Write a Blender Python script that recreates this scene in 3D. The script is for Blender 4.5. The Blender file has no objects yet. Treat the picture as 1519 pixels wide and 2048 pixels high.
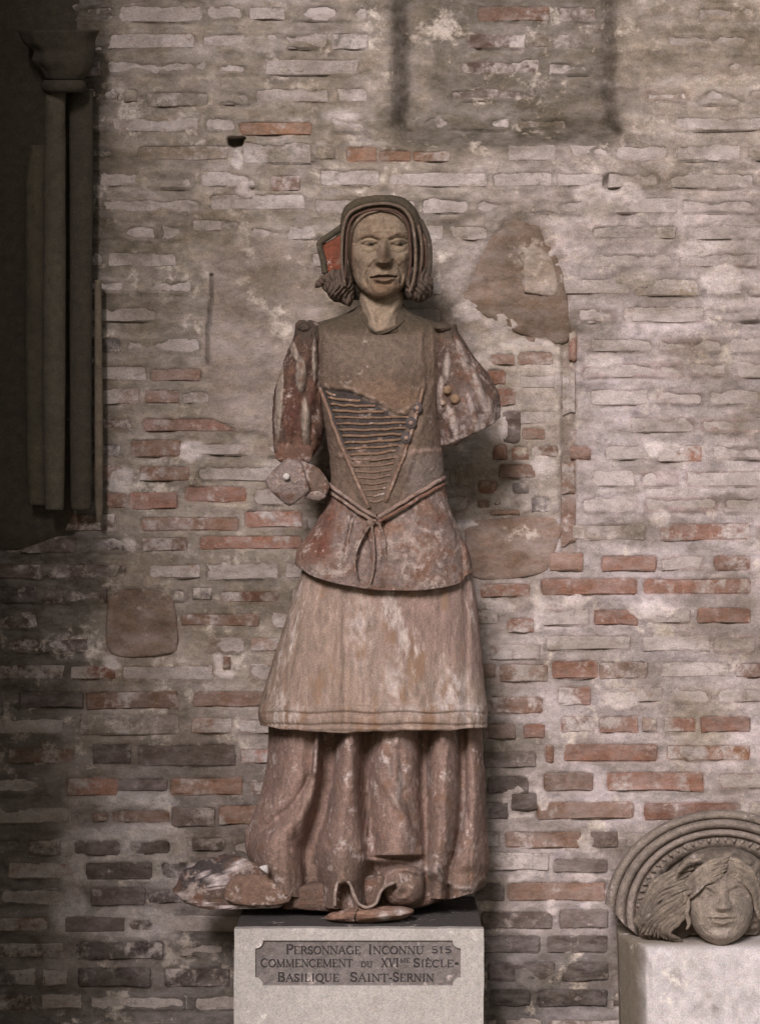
import bpy, math, random
import numpy as np
from mathutils import Vector, Matrix

# ------------------------------------------------------------------ camera, sky, sun, exposure
K = 0.00115            # metres per unit; one unit is one photograph pixel at the statue's own distance
D = 5000.0             # camera distance in those units
C = bpy.context.scene.collection
scn = bpy.context.scene
ZC = 1426.0            # camera height above ground in units

cam_d = bpy.data.cameras.new('camera'); cam = bpy.data.objects.new('camera', cam_d); C.objects.link(cam)
cam.location = (0, -D*K, ZC*K); cam.rotation_euler = (math.radians(90), 0, 0)
cam_d.sensor_fit = 'VERTICAL'; cam_d.sensor_height = 36.0; cam_d.sensor_width = 36.0
cam_d.lens = 36.0*D/2048.0
cam_d.clip_start = 0.05; cam_d.clip_end = 500
cam_d.dof.use_dof = True; cam_d.dof.focus_distance = (D-70)*K; cam_d.dof.aperture_fstop = 5.6
scn.camera = cam

SUN_EL, SUN_AZ = 28.0, -13.0        # azimuth measured from straight behind the camera towards the right
w = bpy.data.worlds.new('World'); scn.world = w; w.use_nodes = True
nt = w.node_tree
sky = nt.nodes.new('ShaderNodeTexSky'); sky.sky_type = 'NISHITA'; sky.sun_disc = False
sky.sun_elevation = math.radians(SUN_EL); sky.sun_rotation = math.radians(180-SUN_AZ)
sky.air_density = 1.2; sky.dust_density = 2.0; sky.ozone_density = 1.0
nt.links.new(sky.outputs[0], nt.nodes['Background'].inputs[0]); nt.nodes['Background'].inputs[1].default_value = 0.06
sd = bpy.data.lights.new('sun', 'SUN'); so = bpy.data.objects.new('sun', sd); C.objects.link(so)
sd.energy = 3.7; sd.angle = math.radians(15); sd.color = (1.0, 0.93, 0.975)
_dir = Vector((math.sin(math.radians(SUN_AZ))*math.cos(math.radians(SUN_EL)), -math.cos(math.radians(SUN_AZ))*math.cos(math.radians(SUN_EL)), math.sin(math.radians(SUN_EL))))
so.rotation_euler = _dir.to_track_quat('Z', 'Y').to_euler(); so.location = _dir*20
scn.view_settings.view_transform = 'Standard'; scn.view_settings.look = 'None'
scn.view_settings.exposure = 0.1; scn.view_settings.gamma = 1.0
scn.render.engine = 'CYCLES'
scn.cycles.max_bounces = 6

rng = np.random.RandomState(7)
R = random.Random(11)

# ------------------------------------------------------------------ helpers
def P(px, py, yd):
    """photograph pixel + depth (units, + = away from camera) -> world metres"""
    px = np.asarray(px, float); py = np.asarray(py, float); yd = np.asarray(yd, float)
    s = 1+yd/D
    return np.stack(np.broadcast_arrays((px-760)*s*K, yd*K, ((1024-py)*s+ZC)*K), -1)

def _hash(ix, iy, iz, seed):
    with np.errstate(over='ignore'):
        h = (ix.astype(np.uint32)*np.uint32(374761393) + iy.astype(np.uint32)*np.uint32(668265263) + iz.astype(np.uint32)*np.uint32(2147483647) + np.uint32((seed*974711+12345) & 0xffffffff))
        h = (h ^ (h >> np.uint32(13)))*np.uint32(1274126177)
        h = (h ^ (h >> np.uint32(16)))*np.uint32(2246822519)
        h = h ^ (h >> np.uint32(15))
    return h.astype(np.float64)/4294967295.0

def vnoise(x, y, z, seed=0):
    x, y, z = np.broadcast_arrays(np.asarray(x, float), np.asarray(y, float), np.asarray(z, float))
    xi, yi, zi = np.floor(x).astype(np.int64), np.floor(y).astype(np.int64), np.floor(z).astype(np.int64)
    fx, fy, fz = x-xi, y-yi, z-zi
    fx, fy, fz = [f*f*(3-2*f) for f in (fx, fy, fz)]
    r = 0
    for dx in (0, 1):
        for dy in (0, 1):
            for dz in (0, 1):
                wgt = (fx if dx else 1-fx)*(fy if dy else 1-fy)*(fz if dz else 1-fz)
                r = r+wgt*_hash(xi+dx, yi+dy, zi+dz, seed)
    return r*2-1

def fbm(x, y, z=0.0, seed=0, octv=3):
    a, r, t = 1.0, 0, 0
    for o in range(octv):
        r = r+a*vnoise(np.asarray(x)*2**o, np.asarray(y)*2**o, np.asarray(z)*2**o+o*7.3, seed+o*17); t += a; a *= 0.5
    return r/t

def sstep(a, b, x):
    t = np.clip((np.asarray(x, float)-a)/(b-a), 0, 1); return t*t*(3-2*t)

def interp(x, pts):
    pts = sorted(pts); return np.interp(x, [p[0] for p in pts], [p[1] for p in pts])

def smoothi(x, pts):
    """smooth interpolation through (x, value) pairs"""
    pts = sorted(pts); xs = np.array([p[0] for p in pts], float); ys = np.array([p[1] for p in pts], float)
    m = np.zeros_like(ys); d = np.diff(ys)/np.diff(xs)
    m[0], m[-1] = d[0], d[-1]
    for i in range(1, len(xs)-1):
        m[i] = 0 if d[i-1]*d[i] <= 0 else 2*d[i-1]*d[i]/(d[i-1]+d[i])
    x = np.clip(np.asarray(x, float), xs[0], xs[-1]); i = np.clip(np.searchsorted(xs, x)-1, 0, len(xs)-2)
    h = xs[i+1]-xs[i]; t = (x-xs[i])/h
    return (2*t**3-3*t**2+1)*ys[i]+(t**3-2*t**2+t)*h*m[i]+(-2*t**3+3*t**2)*ys[i+1]+(t**3-t**2)*h*m[i+1]

class MB:
    """collects vertices (world metres), faces and colours, then links ONE mesh object"""
    def __init__(s): s.v = []; s.f = []; s.c = []; s.n = 0
    def add(s, v, faces, col=None):
        v = np.asarray(v, float).reshape(-1, 3)
        s.v.append(v)
        if col is None: col = (1, 1, 1)
        col = np.broadcast_to(np.asarray(col, float), (len(v), 3)); s.c.append(col)
        s.f.extend([tuple(i+s.n for i in f) for f in faces]); s.n += len(v)
        return s
    def grid(s, v, nu, nv, wrap=False, col=None, flip=False):
        """v: nu rows of nv verts"""
        idx = np.arange(nu*nv).reshape(nu, nv)
        if wrap: idx = np.concatenate([idx, idx[:, :1]], 1)
        a, b, c, d = idx[:-1, :-1], idx[:-1, 1:], idx[1:, 1:], idx[1:, :-1]
        q = np.stack([a, d, c, b] if not flip else [a, b, c, d], -1).reshape(-1, 4)
        return s.add(v, q.tolist(), col)
    def build(s, name, mat, parent=None, loc=None, smooth=True, link=True):
        v = np.concatenate(s.v); c = np.concatenate(s.c)
        o0 = Vector(loc) if loc is not None else (parent_world(parent) if parent else Vector((0, 0, 0)))
        me = bpy.data.meshes.new(name)
        me.from_pydata((v-np.array(o0)).tolist(), [], s.f)
        at = me.color_attributes.new('Col', 'FLOAT_COLOR', 'POINT')
        at.data.foreach_set('color', np.concatenate([c, np.ones((len(c), 1))], 1).astype(np.float32).ravel())
        me.polygons.foreach_set('use_smooth', [smooth]*len(me.polygons)); me.update()
        me.materials.append(mat)
        o = bpy.data.objects.new(name, me)
        C.objects.link(o)
        if parent:
            o.parent = parent; o.location = o0-parent_world(parent)
        else: o.location = o0
        return o

def parent_world(p):
    l = Vector(p.location)
    while p.parent: p = p.parent; l += Vector(p.location)
    return l

def empty(name, loc):
    o = bpy.data.objects.new(name, None); C.objects.link(o); o.location = loc; o.empty_display_size = 0.1; return o

def tag(o, label=None, cat=None, group=None, kind=None):
    if label: o['label'] = label
    if cat: o['category'] = cat
    if group: o['group'] = group
    if kind: o['kind'] = kind
    return o

def tube(mb, pts, r, n=8, col=None, flat=1.0):
    """tube through pts (world metres), radius r (metres, scalar or per point), closed rounded ends"""
    p = np.asarray(pts, float); m = len(p); r = np.broadcast_to(np.asarray(r, float), (m,)).copy()
    t = np.gradient(p, axis=0); t /= np.linalg.norm(t, axis=1)[:, None]+1e-12
    up = np.array([0, 1.0, 0]); vs = []
    for i in range(m):
        a = np.cross(t[i], up); na = np.linalg.norm(a)
        a = a/na if na > 1e-6 else np.array([1.0, 0, 0]); b = np.cross(a, t[i])
        th = np.linspace(0, 2*math.pi, n, endpoint=False)
        vs.append(p[i]+r[i]*(np.cos(th)[:, None]*a+np.sin(th)[:, None]*b*flat))
    v = np.concatenate(vs); c0 = mb.n
    cc = None if col is None else (np.repeat(np.asarray(col, float).reshape(-1, 3), n, 0) if np.ndim(col) == 2 else col)
    mb.grid(v, m, n, wrap=True, col=cc)
    e = np.stack([p[0]-t[0]*r[0]*.5, p[-1]+t[-1]*r[-1]*.5])
    b0 = mb.n; mb.add(e, [], None if col is None else (np.asarray(col, float).reshape(-1, 3)[[0, -1]] if np.ndim(col) == 2 else col))
    for j in range(n):
        k = (j+1) % n
        mb.f.append((b0, c0+j, c0+k)); mb.f.append((b0+1, c0+(m-1)*n+k, c0+(m-1)*n+j))
    return mb

def spline(pts, n):
    """Catmull-Rom resample of a polyline (any dimension)"""
    p = np.asarray(pts, float); q = np.concatenate([[2*p[0]-p[1]], p, [2*p[-1]-p[-2]]]); out = []
    for u in np.linspace(0, len(p)-1-1e-9, n):
        i = int(u); t = u-i; a, b, c, d = q[i:i+4]
        out.append(0.5*((2*b)+(-a+c)*t+(2*a-5*b+4*c-d)*t*t+(-a+3*b-3*c+d)*t**3))
    return np.array(out)

def inpoly(x, y, poly):
    x = np.asarray(x, float); y = np.asarray(y, float); r = np.zeros(np.broadcast(x, y).shape, bool); n = len(poly)
    for i in range(n):
        x0, y0 = poly[i]; x1, y1 = poly[(i+1) % n]
        if y0 == y1: continue
        r ^= ((y0 > y) != (y1 > y)) & (x < (x1-x0)*(y-y0)/(y1-y0)+x0)
    return r

def polydist(x, y, poly):
    """signed distance, positive inside"""
    x = np.asarray(x, float); y = np.asarray(y, float); d = np.full(np.broadcast(x, y).shape, 1e9)
    n = len(poly)
    for i in range(n):
        ax, ay = poly[i]; bx, by = poly[(i+1) % n]
        t = np.clip(((x-ax)*(bx-ax)+(y-ay)*(by-ay))/((bx-ax)**2+(by-ay)**2+1e-9), 0, 1)
        d = np.minimum(d, np.hypot(x-ax-t*(bx-ax), y-ay-t*(by-ay)))
    return np.where(inpoly(x, y, poly), d, -d)

# ------------------------------------------------------------------ materials
def mat_nodes(name):
    m = bpy.data.materials.new(name); m.use_nodes = True; n = m.node_tree.nodes; l = m.node_tree.links
    b = n['Principled BSDF']; b.inputs['Roughness'].default_value = 0.92
    b.inputs['Specular IOR Level'].default_value = 0.25
    return m, n, l, b

def noise_n(n, l, vec, scale, detail=4, rough=0.6):
    t = n.new('ShaderNodeTexNoise'); t.inputs['Scale'].default_value = scale; t.inputs['Detail'].default_value = detail
    t.inputs['Roughness'].default_value = rough; l.new(vec, t.inputs['Vector']); return t

def ramp(n, l, fac, a, b, ca=(0, 0, 0, 1), cb=(1, 1, 1, 1)):
    r = n.new('ShaderNodeValToRGB'); r.color_ramp.elements[0].position = a; r.color_ramp.elements[1].position = b
    r.color_ramp.elements[0].color = ca; r.color_ramp.elements[1].color = cb; l.new(fac, r.inputs[0]); return r

def mix(n, l, fac, a, b, mode='MIX'):
    x = n.new('ShaderNodeMix'); x.data_type = 'RGBA'; x.blend_type = mode
    for s, v in ((x.inputs[0], fac), (x.inputs[6], a), (x.inputs[7], b)):
        if isinstance(v, (int, float)): s.default_value = v
        elif isinstance(v, tuple): s.default_value = v if len(v) == 4 else v+(1,)
        else: l.new(v, s)
    return x.outputs[2]

def weathered(name, source='vertex', base=(0.3, 0.25, 0.2), pale=(0.55, 0.5, 0.44), pale_amt=0.35, dark=(0.07, 0.06, 0.05), dark_amt=0.35,
              warm=None, warm_amt=0.3, scale=1.0, bump=0.5, mottle=0.5, streak=False, wash=False, bdist=0.004, gain=None):
    """old stone / terracotta / brick: base colour with flakes of limewash, soot and mottling"""
    m, n, l, b = mat_nodes(name)
    geo = n.new('ShaderNodeNewGeometry'); pos = geo.outputs['Position']
    vec = pos
    if streak:
        mp = n.new('ShaderNodeMapping'); mp.inputs['Scale'].default_value = (1, 1, 0.28); l.new(pos, mp.inputs[0]); vec = mp.outputs[0]
    if source == 'vertex':
        a = n.new('ShaderNodeAttribute'); a.attribute_name = 'Col'; col = a.outputs['Color']; cover = None
    elif source == 'object':
        a = n.new('ShaderNodeObjectInfo'); col = a.outputs['Color']; cover = a.outputs['Alpha']
    else:
        rg = n.new('ShaderNodeRGB'); rg.outputs[0].default_value = base+(1,); col = rg.outputs[0]; cover = None
    big = noise_n(n, l, vec, 9*scale, 5, 0.65); med = noise_n(n, l, vec, 38*scale, 5, 0.7); fine = noise_n(n, l, pos, 330, 3, 0.75)
    # mottling
    mo = ramp(n, l, med.outputs['Fac'], 0.25, 0.78, (0.5, 0.5, 0.5, 1), (1.45, 1.4, 1.35, 1))
    col = mix(n, l, mottle, col, mo.outputs[0], 'MULTIPLY')
    gr = ramp(n, l, fine.outputs['Fac'], 0.28, 0.72, (0.5, 0.5, 0.5, 1), (1.5, 1.5, 1.5, 1))
    col = mix(n, l, 0.7, col, gr.outputs[0], 'MULTIPLY')
    fc = noise_n(n, l, pos, 270, 2, 0.8); tm = n.new('ShaderNodeMix'); tm.data_type = 'RGBA'; tm.blend_type = 'MIX'; tm.inputs[0].default_value = 0.38
    tm.inputs[6].default_value = (1.25, 1.25, 1.25, 1); l.new(fc.outputs['Color'], tm.inputs[7])
    col = mix(n, l, 0.85, col, tm.outputs[2], 'MULTIPLY')
    if warm:
        wn = noise_n(n, l, vec, 14*scale, 4, 0.6)
        wr = ramp(n, l, wn.outputs['Fac'], 0.62-warm_amt*0.25, 0.66, (0, 0, 0, 1), (0.85, 0.85, 0.85, 1))
        col = mix(n, l, wr.outputs[0], col, warm)
    if pale_amt > 0 or cover is not None:
        ad = n.new('ShaderNodeMath'); ad.operation = 'MULTIPLY_ADD'; l.new(med.outputs['Fac'], ad.inputs[0]); ad.inputs[1].default_value = 0.55
        l.new(big.outputs['Fac'], ad.inputs[2])
        if cover is not None:
            ad2 = n.new('ShaderNodeMath'); ad2.operation = 'MULTIPLY_ADD'; l.new(cover, ad2.inputs[0]); ad2.inputs[1].default_value = 0.55; l.new(ad.outputs[0], ad2.inputs[2])
            pr = ramp(n, l, ad2.outputs[0], 0.86, 1.22)
        else:
            pr = ramp(n, l, ad.outputs[0], 0.95-pale_amt*0.4, 1.05-pale_amt*0.3)
        pc = mix(n, l, 0.55, pale, mo.outputs[0], 'MULTIPLY'); pc = mix(n, l, 0.6, pc, gr.outputs[0], 'MULTIPLY')
        col = mix(n, l, pr.outputs[0], col, pc)
    if dark_amt > 0:
        dn = noise_n(n, l, vec, 6*scale, 5, 0.7)
        dr = ramp(n, l, dn.outputs['Fac'], 0.5, 0.75, (0, 0, 0, 1), (dark_amt*2, dark_amt*2, dark_amt*2, 1))
        col = mix(n, l, dr.outputs[0], col, dark)
    if gain: col = mix(n, l, 1.0, col, gain, 'MULTIPLY')
    if wash:
        mp = n.new('ShaderNodeMapping'); mp.inputs['Scale'].default_value = (1, 1, 2.1); l.new(pos, mp.inputs[0])
        w1 = noise_n(n, l, mp.outputs[0], 4.2, 6, 0.68); w2 = noise_n(n, l, mp.outputs[0], 15, 6, 0.75); w3 = noise_n(n, l, mp.outputs[0], 3.1, 5, 0.6)
        v1 = ramp(n, l, w2.outputs['Fac'], 0.40, 0.72, (0, 0, 0, 1), (0.42, 0.42, 0.42, 1))
        col = mix(n, l, v1.outputs[0], col, (0.39, 0.35, 0.335))
        v2 = ramp(n, l, w1.outputs['Fac'], 0.34, 0.62, (0.66, 0.61, 0.53, 1), (1.28, 1.25, 1.25, 1)); col = mix(n, l, 1.0, col, v2.outputs[0], 'MULTIPLY')
        w4 = noise_n(n, l, mp.outputs[0], 26, 5, 0.8)
        v3 = ramp(n, l, w4.outputs['Fac'], 0.52, 0.74, (0, 0, 0, 1), (0.6, 0.6, 0.6, 1)); col = mix(n, l, v3.outputs[0], col, (0.12, 0.10, 0.075))
    l.new(col, b.inputs['Base Color'])
    bp = n.new('ShaderNodeBump'); bp.inputs['Strength'].default_value = bump; bp.inputs['Distance'].default_value = bdist
    ba = n.new('ShaderNodeMath'); ba.operation = 'MULTIPLY_ADD'; l.new(fine.outputs['Fac'], ba.inputs[0]); ba.inputs[1].default_value = 0.35; l.new(med.outputs['Fac'], ba.inputs[2])
    l.new(ba.outputs[0], bp.inputs['Height']); l.new(bp.outputs[0], b.inputs['Normal'])
    return m

M_mortar = weathered('old mortar and limewash', 'vertex', pale=(0.50, 0.45, 0.39), pale_amt=0.22, dark=(0.10, 0.09, 0.06), dark_amt=0.28, scale=1.0, bump=0.9, mottle=0.75, wash=True, bdist=0.007)
M_brick = weathered('old red brick', 'object', pale=(0.37, 0.33, 0.305), dark=(0.07, 0.055, 0.045), dark_amt=0.25, scale=1.2, bump=0.8, mottle=0.6, wash=True, bdist=0.007)
M_bricks = weathered('old red brick joined', 'vertex', pale=(0.40, 0.355, 0.30), pale_amt=0.35, dark=(0.07, 0.055, 0.045), dark_amt=0.25, scale=1.2, bump=0.8, mottle=0.6, wash=True, bdist=0.007)
M_rock = weathered('wall stone', 'vertex', pale=(0.40, 0.35, 0.30), pale_amt=0.12, dark_amt=0.2, bump=0.7, mottle=0.6, wash=True, bdist=0.007)
M_terra = weathered('weathered terracotta', 'vertex', pale=(0.50, 0.45, 0.41), pale_amt=0.22, dark=(0.085, 0.07, 0.06), dark_amt=0.25, warm=(0.25, 0.16, 0.11), warm_amt=0.2, scale=2.0, bump=0.8, mottle=0.75, bdist=0.009, gain=(1.0, 0.925, 0.915))
M_paint = weathered('flaking painted terracotta', 'vertex', pale=(0.47, 0.41, 0.36), pale_amt=0.30, dark=(0.08, 0.065, 0.055), dark_amt=0.3, warm=(0.20, 0.115, 0.075), warm_amt=0.4, scale=2.2, bump=0.9, mottle=0.85, bdist=0.009, gain=(0.90, 0.825, 0.815))
M_skirt = weathered('pale terracotta skirt', 'vertex', pale=(0.50, 0.46, 0.42), pale_amt=0.29, dark=(0.12, 0.10, 0.085), dark_amt=0.25, warm=(0.27, 0.18, 0.115), warm_amt=0.3, scale=1.9, bump=0.75, mottle=0.8, streak=True, bdist=0.009, gain=(0.93, 0.855, 0.83))
M_cloth = weathered('grey brown painted cloth', 'vertex', pale=(0.40, 0.35, 0.30), pale_amt=0.06, dark=(0.08, 0.07, 0.055), dark_amt=0.3, scale=2.2, bump=0.8, mottle=0.8, bdist=0.008, gain=(0.78, 0.72, 0.70))
M_skin = weathered('weathered face', 'vertex', pale=(0.40, 0.36, 0.30), pale_amt=0.05, dark=(0.1, 0.08, 0.065), dark_amt=0.12, scale=2.5, bump=0.4, mottle=0.6, gain=(0.74, 0.65, 0.58))
M_lime = weathered('pale limestone', 'vertex', pale=(0.54, 0.5, 0.45), pale_amt=0.1, dark=(0.2, 0.17, 0.12), dark_amt=0.14, scale=1.3, bump=0.35, mottle=0.35)
M_carve = weathered('carved grey stone', 'vertex', pale=(0.5, 0.45, 0.41), pale_amt=0.15, dark=(0.10, 0.085, 0.07), dark_amt=0.35, scale=1.8, bump=0.9, mottle=0.8, bdist=0.008, gain=(0.96, 0.92, 0.92))
M_soot_shade = weathered('soot and shade dark stone', 'vertex', pale_amt=0, dark=(0.04, 0.035, 0.025), dark_amt=0.3, scale=1.2, bump=0.8, mottle=0.7)  # soot and deep shade, both put into the colour
M_ink = weathered('dark lettering paint', 'vertex', pale_amt=0, dark_amt=0, bump=0.0, mottle=0.3)
M_wood = weathered('old timber', 'plain', base=(0.16, 0.12, 0.09), pale_amt=0, dark_amt=0.2, bump=0.3)
M_earth = weathered('gravel earth', 'plain', base=(0.30, 0.27, 0.22), pale_amt=0.1, dark_amt=0.2, bump=0.6)

# ------------------------------------------------------------------ the place round the frame: ground, gallery ceiling, unseen walls added for shade
def slab(mb, x0, x1, y0, y1, z0, z1, col=(1, 1, 1)):
    v = [(x, y, z) for x in (x0, x1) for y in (y0, y1) for z in (z0, z1)]
    mb.add(v, [(0, 1, 3, 2), (4, 6, 7, 5), (0, 4, 5, 1), (2, 3, 7, 6), (0, 2, 6, 4), (1, 5, 7, 3)], col); return mb
g = MB(); slab(g, -150, 150, -150, 150, -0.3, 0.0); tag(g.build('ground', M_earth, smooth=False), kind='structure')
g = MB(); slab(g, -3.6, 6.0, -2.7, 0.75, 4.95, 5.2)
tag(g.build('ceiling', M_wood, smooth=False), kind='structure')
g = MB(); slab(g, -3.6, -1.34, -1.9, 0.75, 0.0, 4.94, (0.2, 0.17, 0.13))  # unseen wall added to keep light off the left side
tag(g.build('shade_side_wall', M_lime, smooth=False), kind='structure')
g = MB(); slab(g, -3.6, -1.24, -2.7, -2.3, 2.86, 4.94, (0.2, 0.17, 0.13)); slab(g, -3.6, -1.13, -2.75, -2.25, 0.0, 2.85, (0.2, 0.17, 0.13))  # unseen pier with wide base, added to shade the lower left
tag(g.build('shade_pier', M_lime, smooth=False), kind='structure')

# ------------------------------------------------------------------ brick wall
WY = 250.0
RED = (0.225, 0.118, 0.082); BRN = (0.19, 0.115, 0.08); DRK = (0.105, 0.08, 0.07); ORG = (0.265, 0.145, 0.085); OLV = (0.19, 0.16, 0.12); PAL = (0.25, 0.20, 0.16); GRB = (0.16, 0.145, 0.12)
# hand-read bricks: (x0, x1, y0, y1, colour, limewash cover 0..1)
HB = [
 # lower right
 (1105,1195,1322,1357,RED,.1),(1197,1295,1324,1358,BRN,.25),(1000,1095,1330,1364,BRN,.3),(1116,1181,1374,1410,RED,.3),(1221,1324,1376,1404,PAL,.45),
 (975,1085,1394,1427,BRN,.15),(1122,1190,1434,1465,RED,.3),(1197,1276,1434,1466,RED,.2),(1328,1390,1436,1464,RED,.25),(1400,1500,1434,1464,RED,.1),
 (963,1030,1447,1478,BRN,.05),(1048,1089,1449,1476,RED,.05),(1129,1315,1489,1523,RED,.0),(1333,1500,1491,1521,ORG,.2),(965,1072,1505,1535,DRK,.0),
 (1091,1107,1490,1526,RED,.1),(1087,1186,1546,1583,BRN,.05),(1214,1407,1545,1582,RED,.15),(975,1056,1553,1586,DRK,.05),(1072,1267,1605,1638,BRN,.0),
 (1022,1074,1586,1621,DRK,.0),(1287,1480,1606,1640,RED,.1),(968,1016,1605,1638,DRK,.1),(1010,1162,1664,1696,BRN,.1),(1180,1235,1664,1696,DRK,.1),
 (1107,1214,1719,1745,DRK,.0),(975,1098,1706,1742,PAL,.35),(1015,1212,1766,1802,BRN,.0),(950,1008,1766,1802,DRK,.1),(1118,1216,1820,1857,DRK,.0),(963,1103,1824,1858,DRK,.05),
 (960,1080,1872,1906,DRK,.0),(1095,1215,1872,1906,DRK,.0),(975,1110,1926,1962,DRK,.0),(1122,1216,1926,1962,DRK,.0),(980,1060,1980,2012,DRK,.0),(1075,1215,1980,2014,DRK,.0),
 # mid right
 (1188,1276,1220,1250,RED,.05),(1394,1500,1217,1246,RED,.0),(1081,1273,1158,1190,RED,.05),(1287,1500,1158,1188,RED,.15),(1203,1313,1112,1142,RED,.0),
 (1427,1500,1112,1142,RED,.2),(1144,1291,1050,1080,PAL,.25),(1320,1500,1048,1080,RED,.3),(1015,1067,1238,1265,RED,.2),(1092,1262,1272,1300,PAL,.45),(1285,1420,1272,1302,PAL,.7),
 (1140,1181,893,919,RED,.1),(1210,1300,893,920,PAL,.55),(1317,1402,891,924,RED,.4),(960,1060,1168,1194,RED,.2),(980,1080,1290,1320,BRN,.4),
 # rubble panel right of the statue
 (972,1011,739,769,RED,.0),(992,1030,777,811,RED,.0),(1005,1040,822,886,DRK,.0),(1044,1090,856,880,BRN,.1),(985,1015,889,920,RED,.0),(1022,1058,894,921,RED,.05),
 (1062,1116,892,914,BRN,.3),(998,1070,928,956,BRN,.05),(956,994,960,988,RED,.0),(1024,1058,966,988,DRK,.1),(954,978,998,1016,BRN,.1),(988,1004,996,1010,BRN,.1),
 (1062,1100,994,1024,DRK,.2),(980,1040,1020,1030,BRN,.2),(980,1030,708,730,BRN,.1),(1036,1105,704,730,BRN,.1),(1048,1070,674,696,BRN,.1),(1040,1108,752,776,PAL,.5),
 (1040,1108,822,848,PAL,.5),
 (1100,1166,1106,1142,BRN,.05),(1123,1149,925,986,BRN,.15),(1122,1150,998,1088,BRN,.1),(1138,1153,664,722,RED,.1),(1124,1150,740,830,OLV,.3),
 # left
 (301,404,738,762,BRN,.05),(291,359,782,806,BRN,.2),(364,420,784,806,PAL,.3),(287,475,837,863,RED,.1),(263,363,880,914,BRN,.2),(280,380,933,962,BRN,.15),
 (212,255,985,1016,BRN,.1),(259,356,986,1018,RED,.05),(371,493,974,1004,RED,.05),(284,480,1035,1062,BRN,.15),(490,605,1022,1055,RED,.1),(400,605,1073,1098,RED,.1),
 (284,376,1076,1102,BRN,.3),(300,400,1130,1156,BRN,.5),(441,560,1183,1204,RED,.3),(386,424,1176,1200,DRK,.1),(363,520,1228,1252,BRN,.3),
 # lower left
 (434,462,1314,1340,BRN,.0),(387,530,1384,1413,BRN,.0),(40,168,1384,1416,DRK,.0),(172,358,1384,1418,BRN,.15),(160,360,1430,1470,PAL,.3),(186,263,1490,1528,DRK,.1),(278,471,1490,1533,DRK,.0),
 (135,237,1556,1592,RED,.1),(234,336,1559,1582,DRK,.0),(342,486,1556,1590,BRN,.1),(186,215,1626,1643,BRN,.0),(226,340,1622,1645,BRN,.0),(343,431,1615,1655,DRK,.1),
 (438,515,1612,1650,BRN,.1),(148,241,1682,1711,DRK,.0),(263,340,1682,1708,DRK,.0),(386,450,1676,1702,DRK,.0),(172,307,1724,1760,DRK,.05),(183,292,1776,1812,DRK,.05),
 (296,365,1780,1806,DRK,.2),(131,252,1834,1864,DRK,.0),(255,310,1838,1862,DRK,.25),(153,329,1884,1920,DRK,.15),(157,303,1936,1974,DRK,.0),(330,460,1938,1974,DRK,.1),
 # top
 (479,624,246,270,ORG,.0),(487,622,284,328,OLV,.3),(693,754,294,324,ORG,.1),(758,822,302,323,ORG,.1),(826,900,303,323,ORG,.2),(542,600,353,382,BRN,.2),
 (277,458,293,320,OLV,.15),(294,418,186,214,OLV,.25),(640,760,340,372,OLV,.5),(420,610,388,420,OLV,.5),(385,480,440,462,OLV,.4),
 (908,1012,290,320,PAL,.75),(1016,1110,290,322,PAL,.75),
]
PLASTER = [(418,545),(428,500),(520,472),(600,480),(645,560),(640,850),(560,880),(470,862),(418,830),(408,700)]
RECESS = [(786,-80),(1226,-80),(1228,180),(1236,272),(1170,292),(1090,286),(1000,290),(815,292),(783,255),(790,160)]
WEDGE = [(985,470),(1036,440),(1078,452),(1090,488),(1052,510),(1040,560),(1050,590),(1104,590),(1120,520),(1128,560),(1138,680),(1060,676),(985,642),(925,600),(938,560)]
BLOCK = [(928,1042),(1108,1036),(1112,1100),(1080,1148),(940,1152)]
SQUARE = [(216,1192),(250,1180),(330,1186),(352,1220),(356,1286),(340,1308),(222,1306)]
PALESLAB = [(1048,585),(1046,530),(1060,500),(1085,498),(1108,530),(1112,590)]
BROWNWEDGE = [(1094,1126),(1125,1098),(1168,1108),(1166,1142),(1100,1140)]
NOFILL = [PLASTER, WEDGE, BLOCK, SQUARE, BROWNWEDGE, [(950,640),(1122,640),(1122,1040),(950,1040)], [(1118,680),(1150,680),(1150,1120),(1118,1120)]]
CL = [-190,-135,-80,-25,27,82,136,192,250,306,360,412,465,520,575,630,690,747,793,848,899,947,995,1046,1088,1142,1190,1240,1290,1345,1400,1452,1512,1574,1632,1696,1742,1794,1848,1900,1955,2005,2060,2115,2170]
CR = [-190,-135,-80,-25,27,82,136,192,248,306,360,412,465,520,575,630,690,740,795,850,906,957,1010,1064,1127,1174,1234,1287,1340,1392,1449,1506,1563,1621,1679,1732,1784,1838,1889,1944,1998,2055,2110,2165]
bricks = [dict(x0=a, x1=b, y0=c, y1=d, col=e, cov=f, hand=True) for a, b, c, d, e, f in HB]
def overlaps(x0, x1, y0, y1, pad=6):
    return any(x0 < b['x1']+pad and x1 > b['x0']-pad and y0 < b['y1']+3 and y1 > b['y0']-3 for b in bricks)
def clear_of(xc, yc, x0, x1):
    for poly in NOFILL:
        if inpoly(np.array([x0+4, xc, x1-4]), np.array([yc]*3), poly).any(): return False
    for bx in RECESS[3][0:1]: pass
    return True
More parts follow.
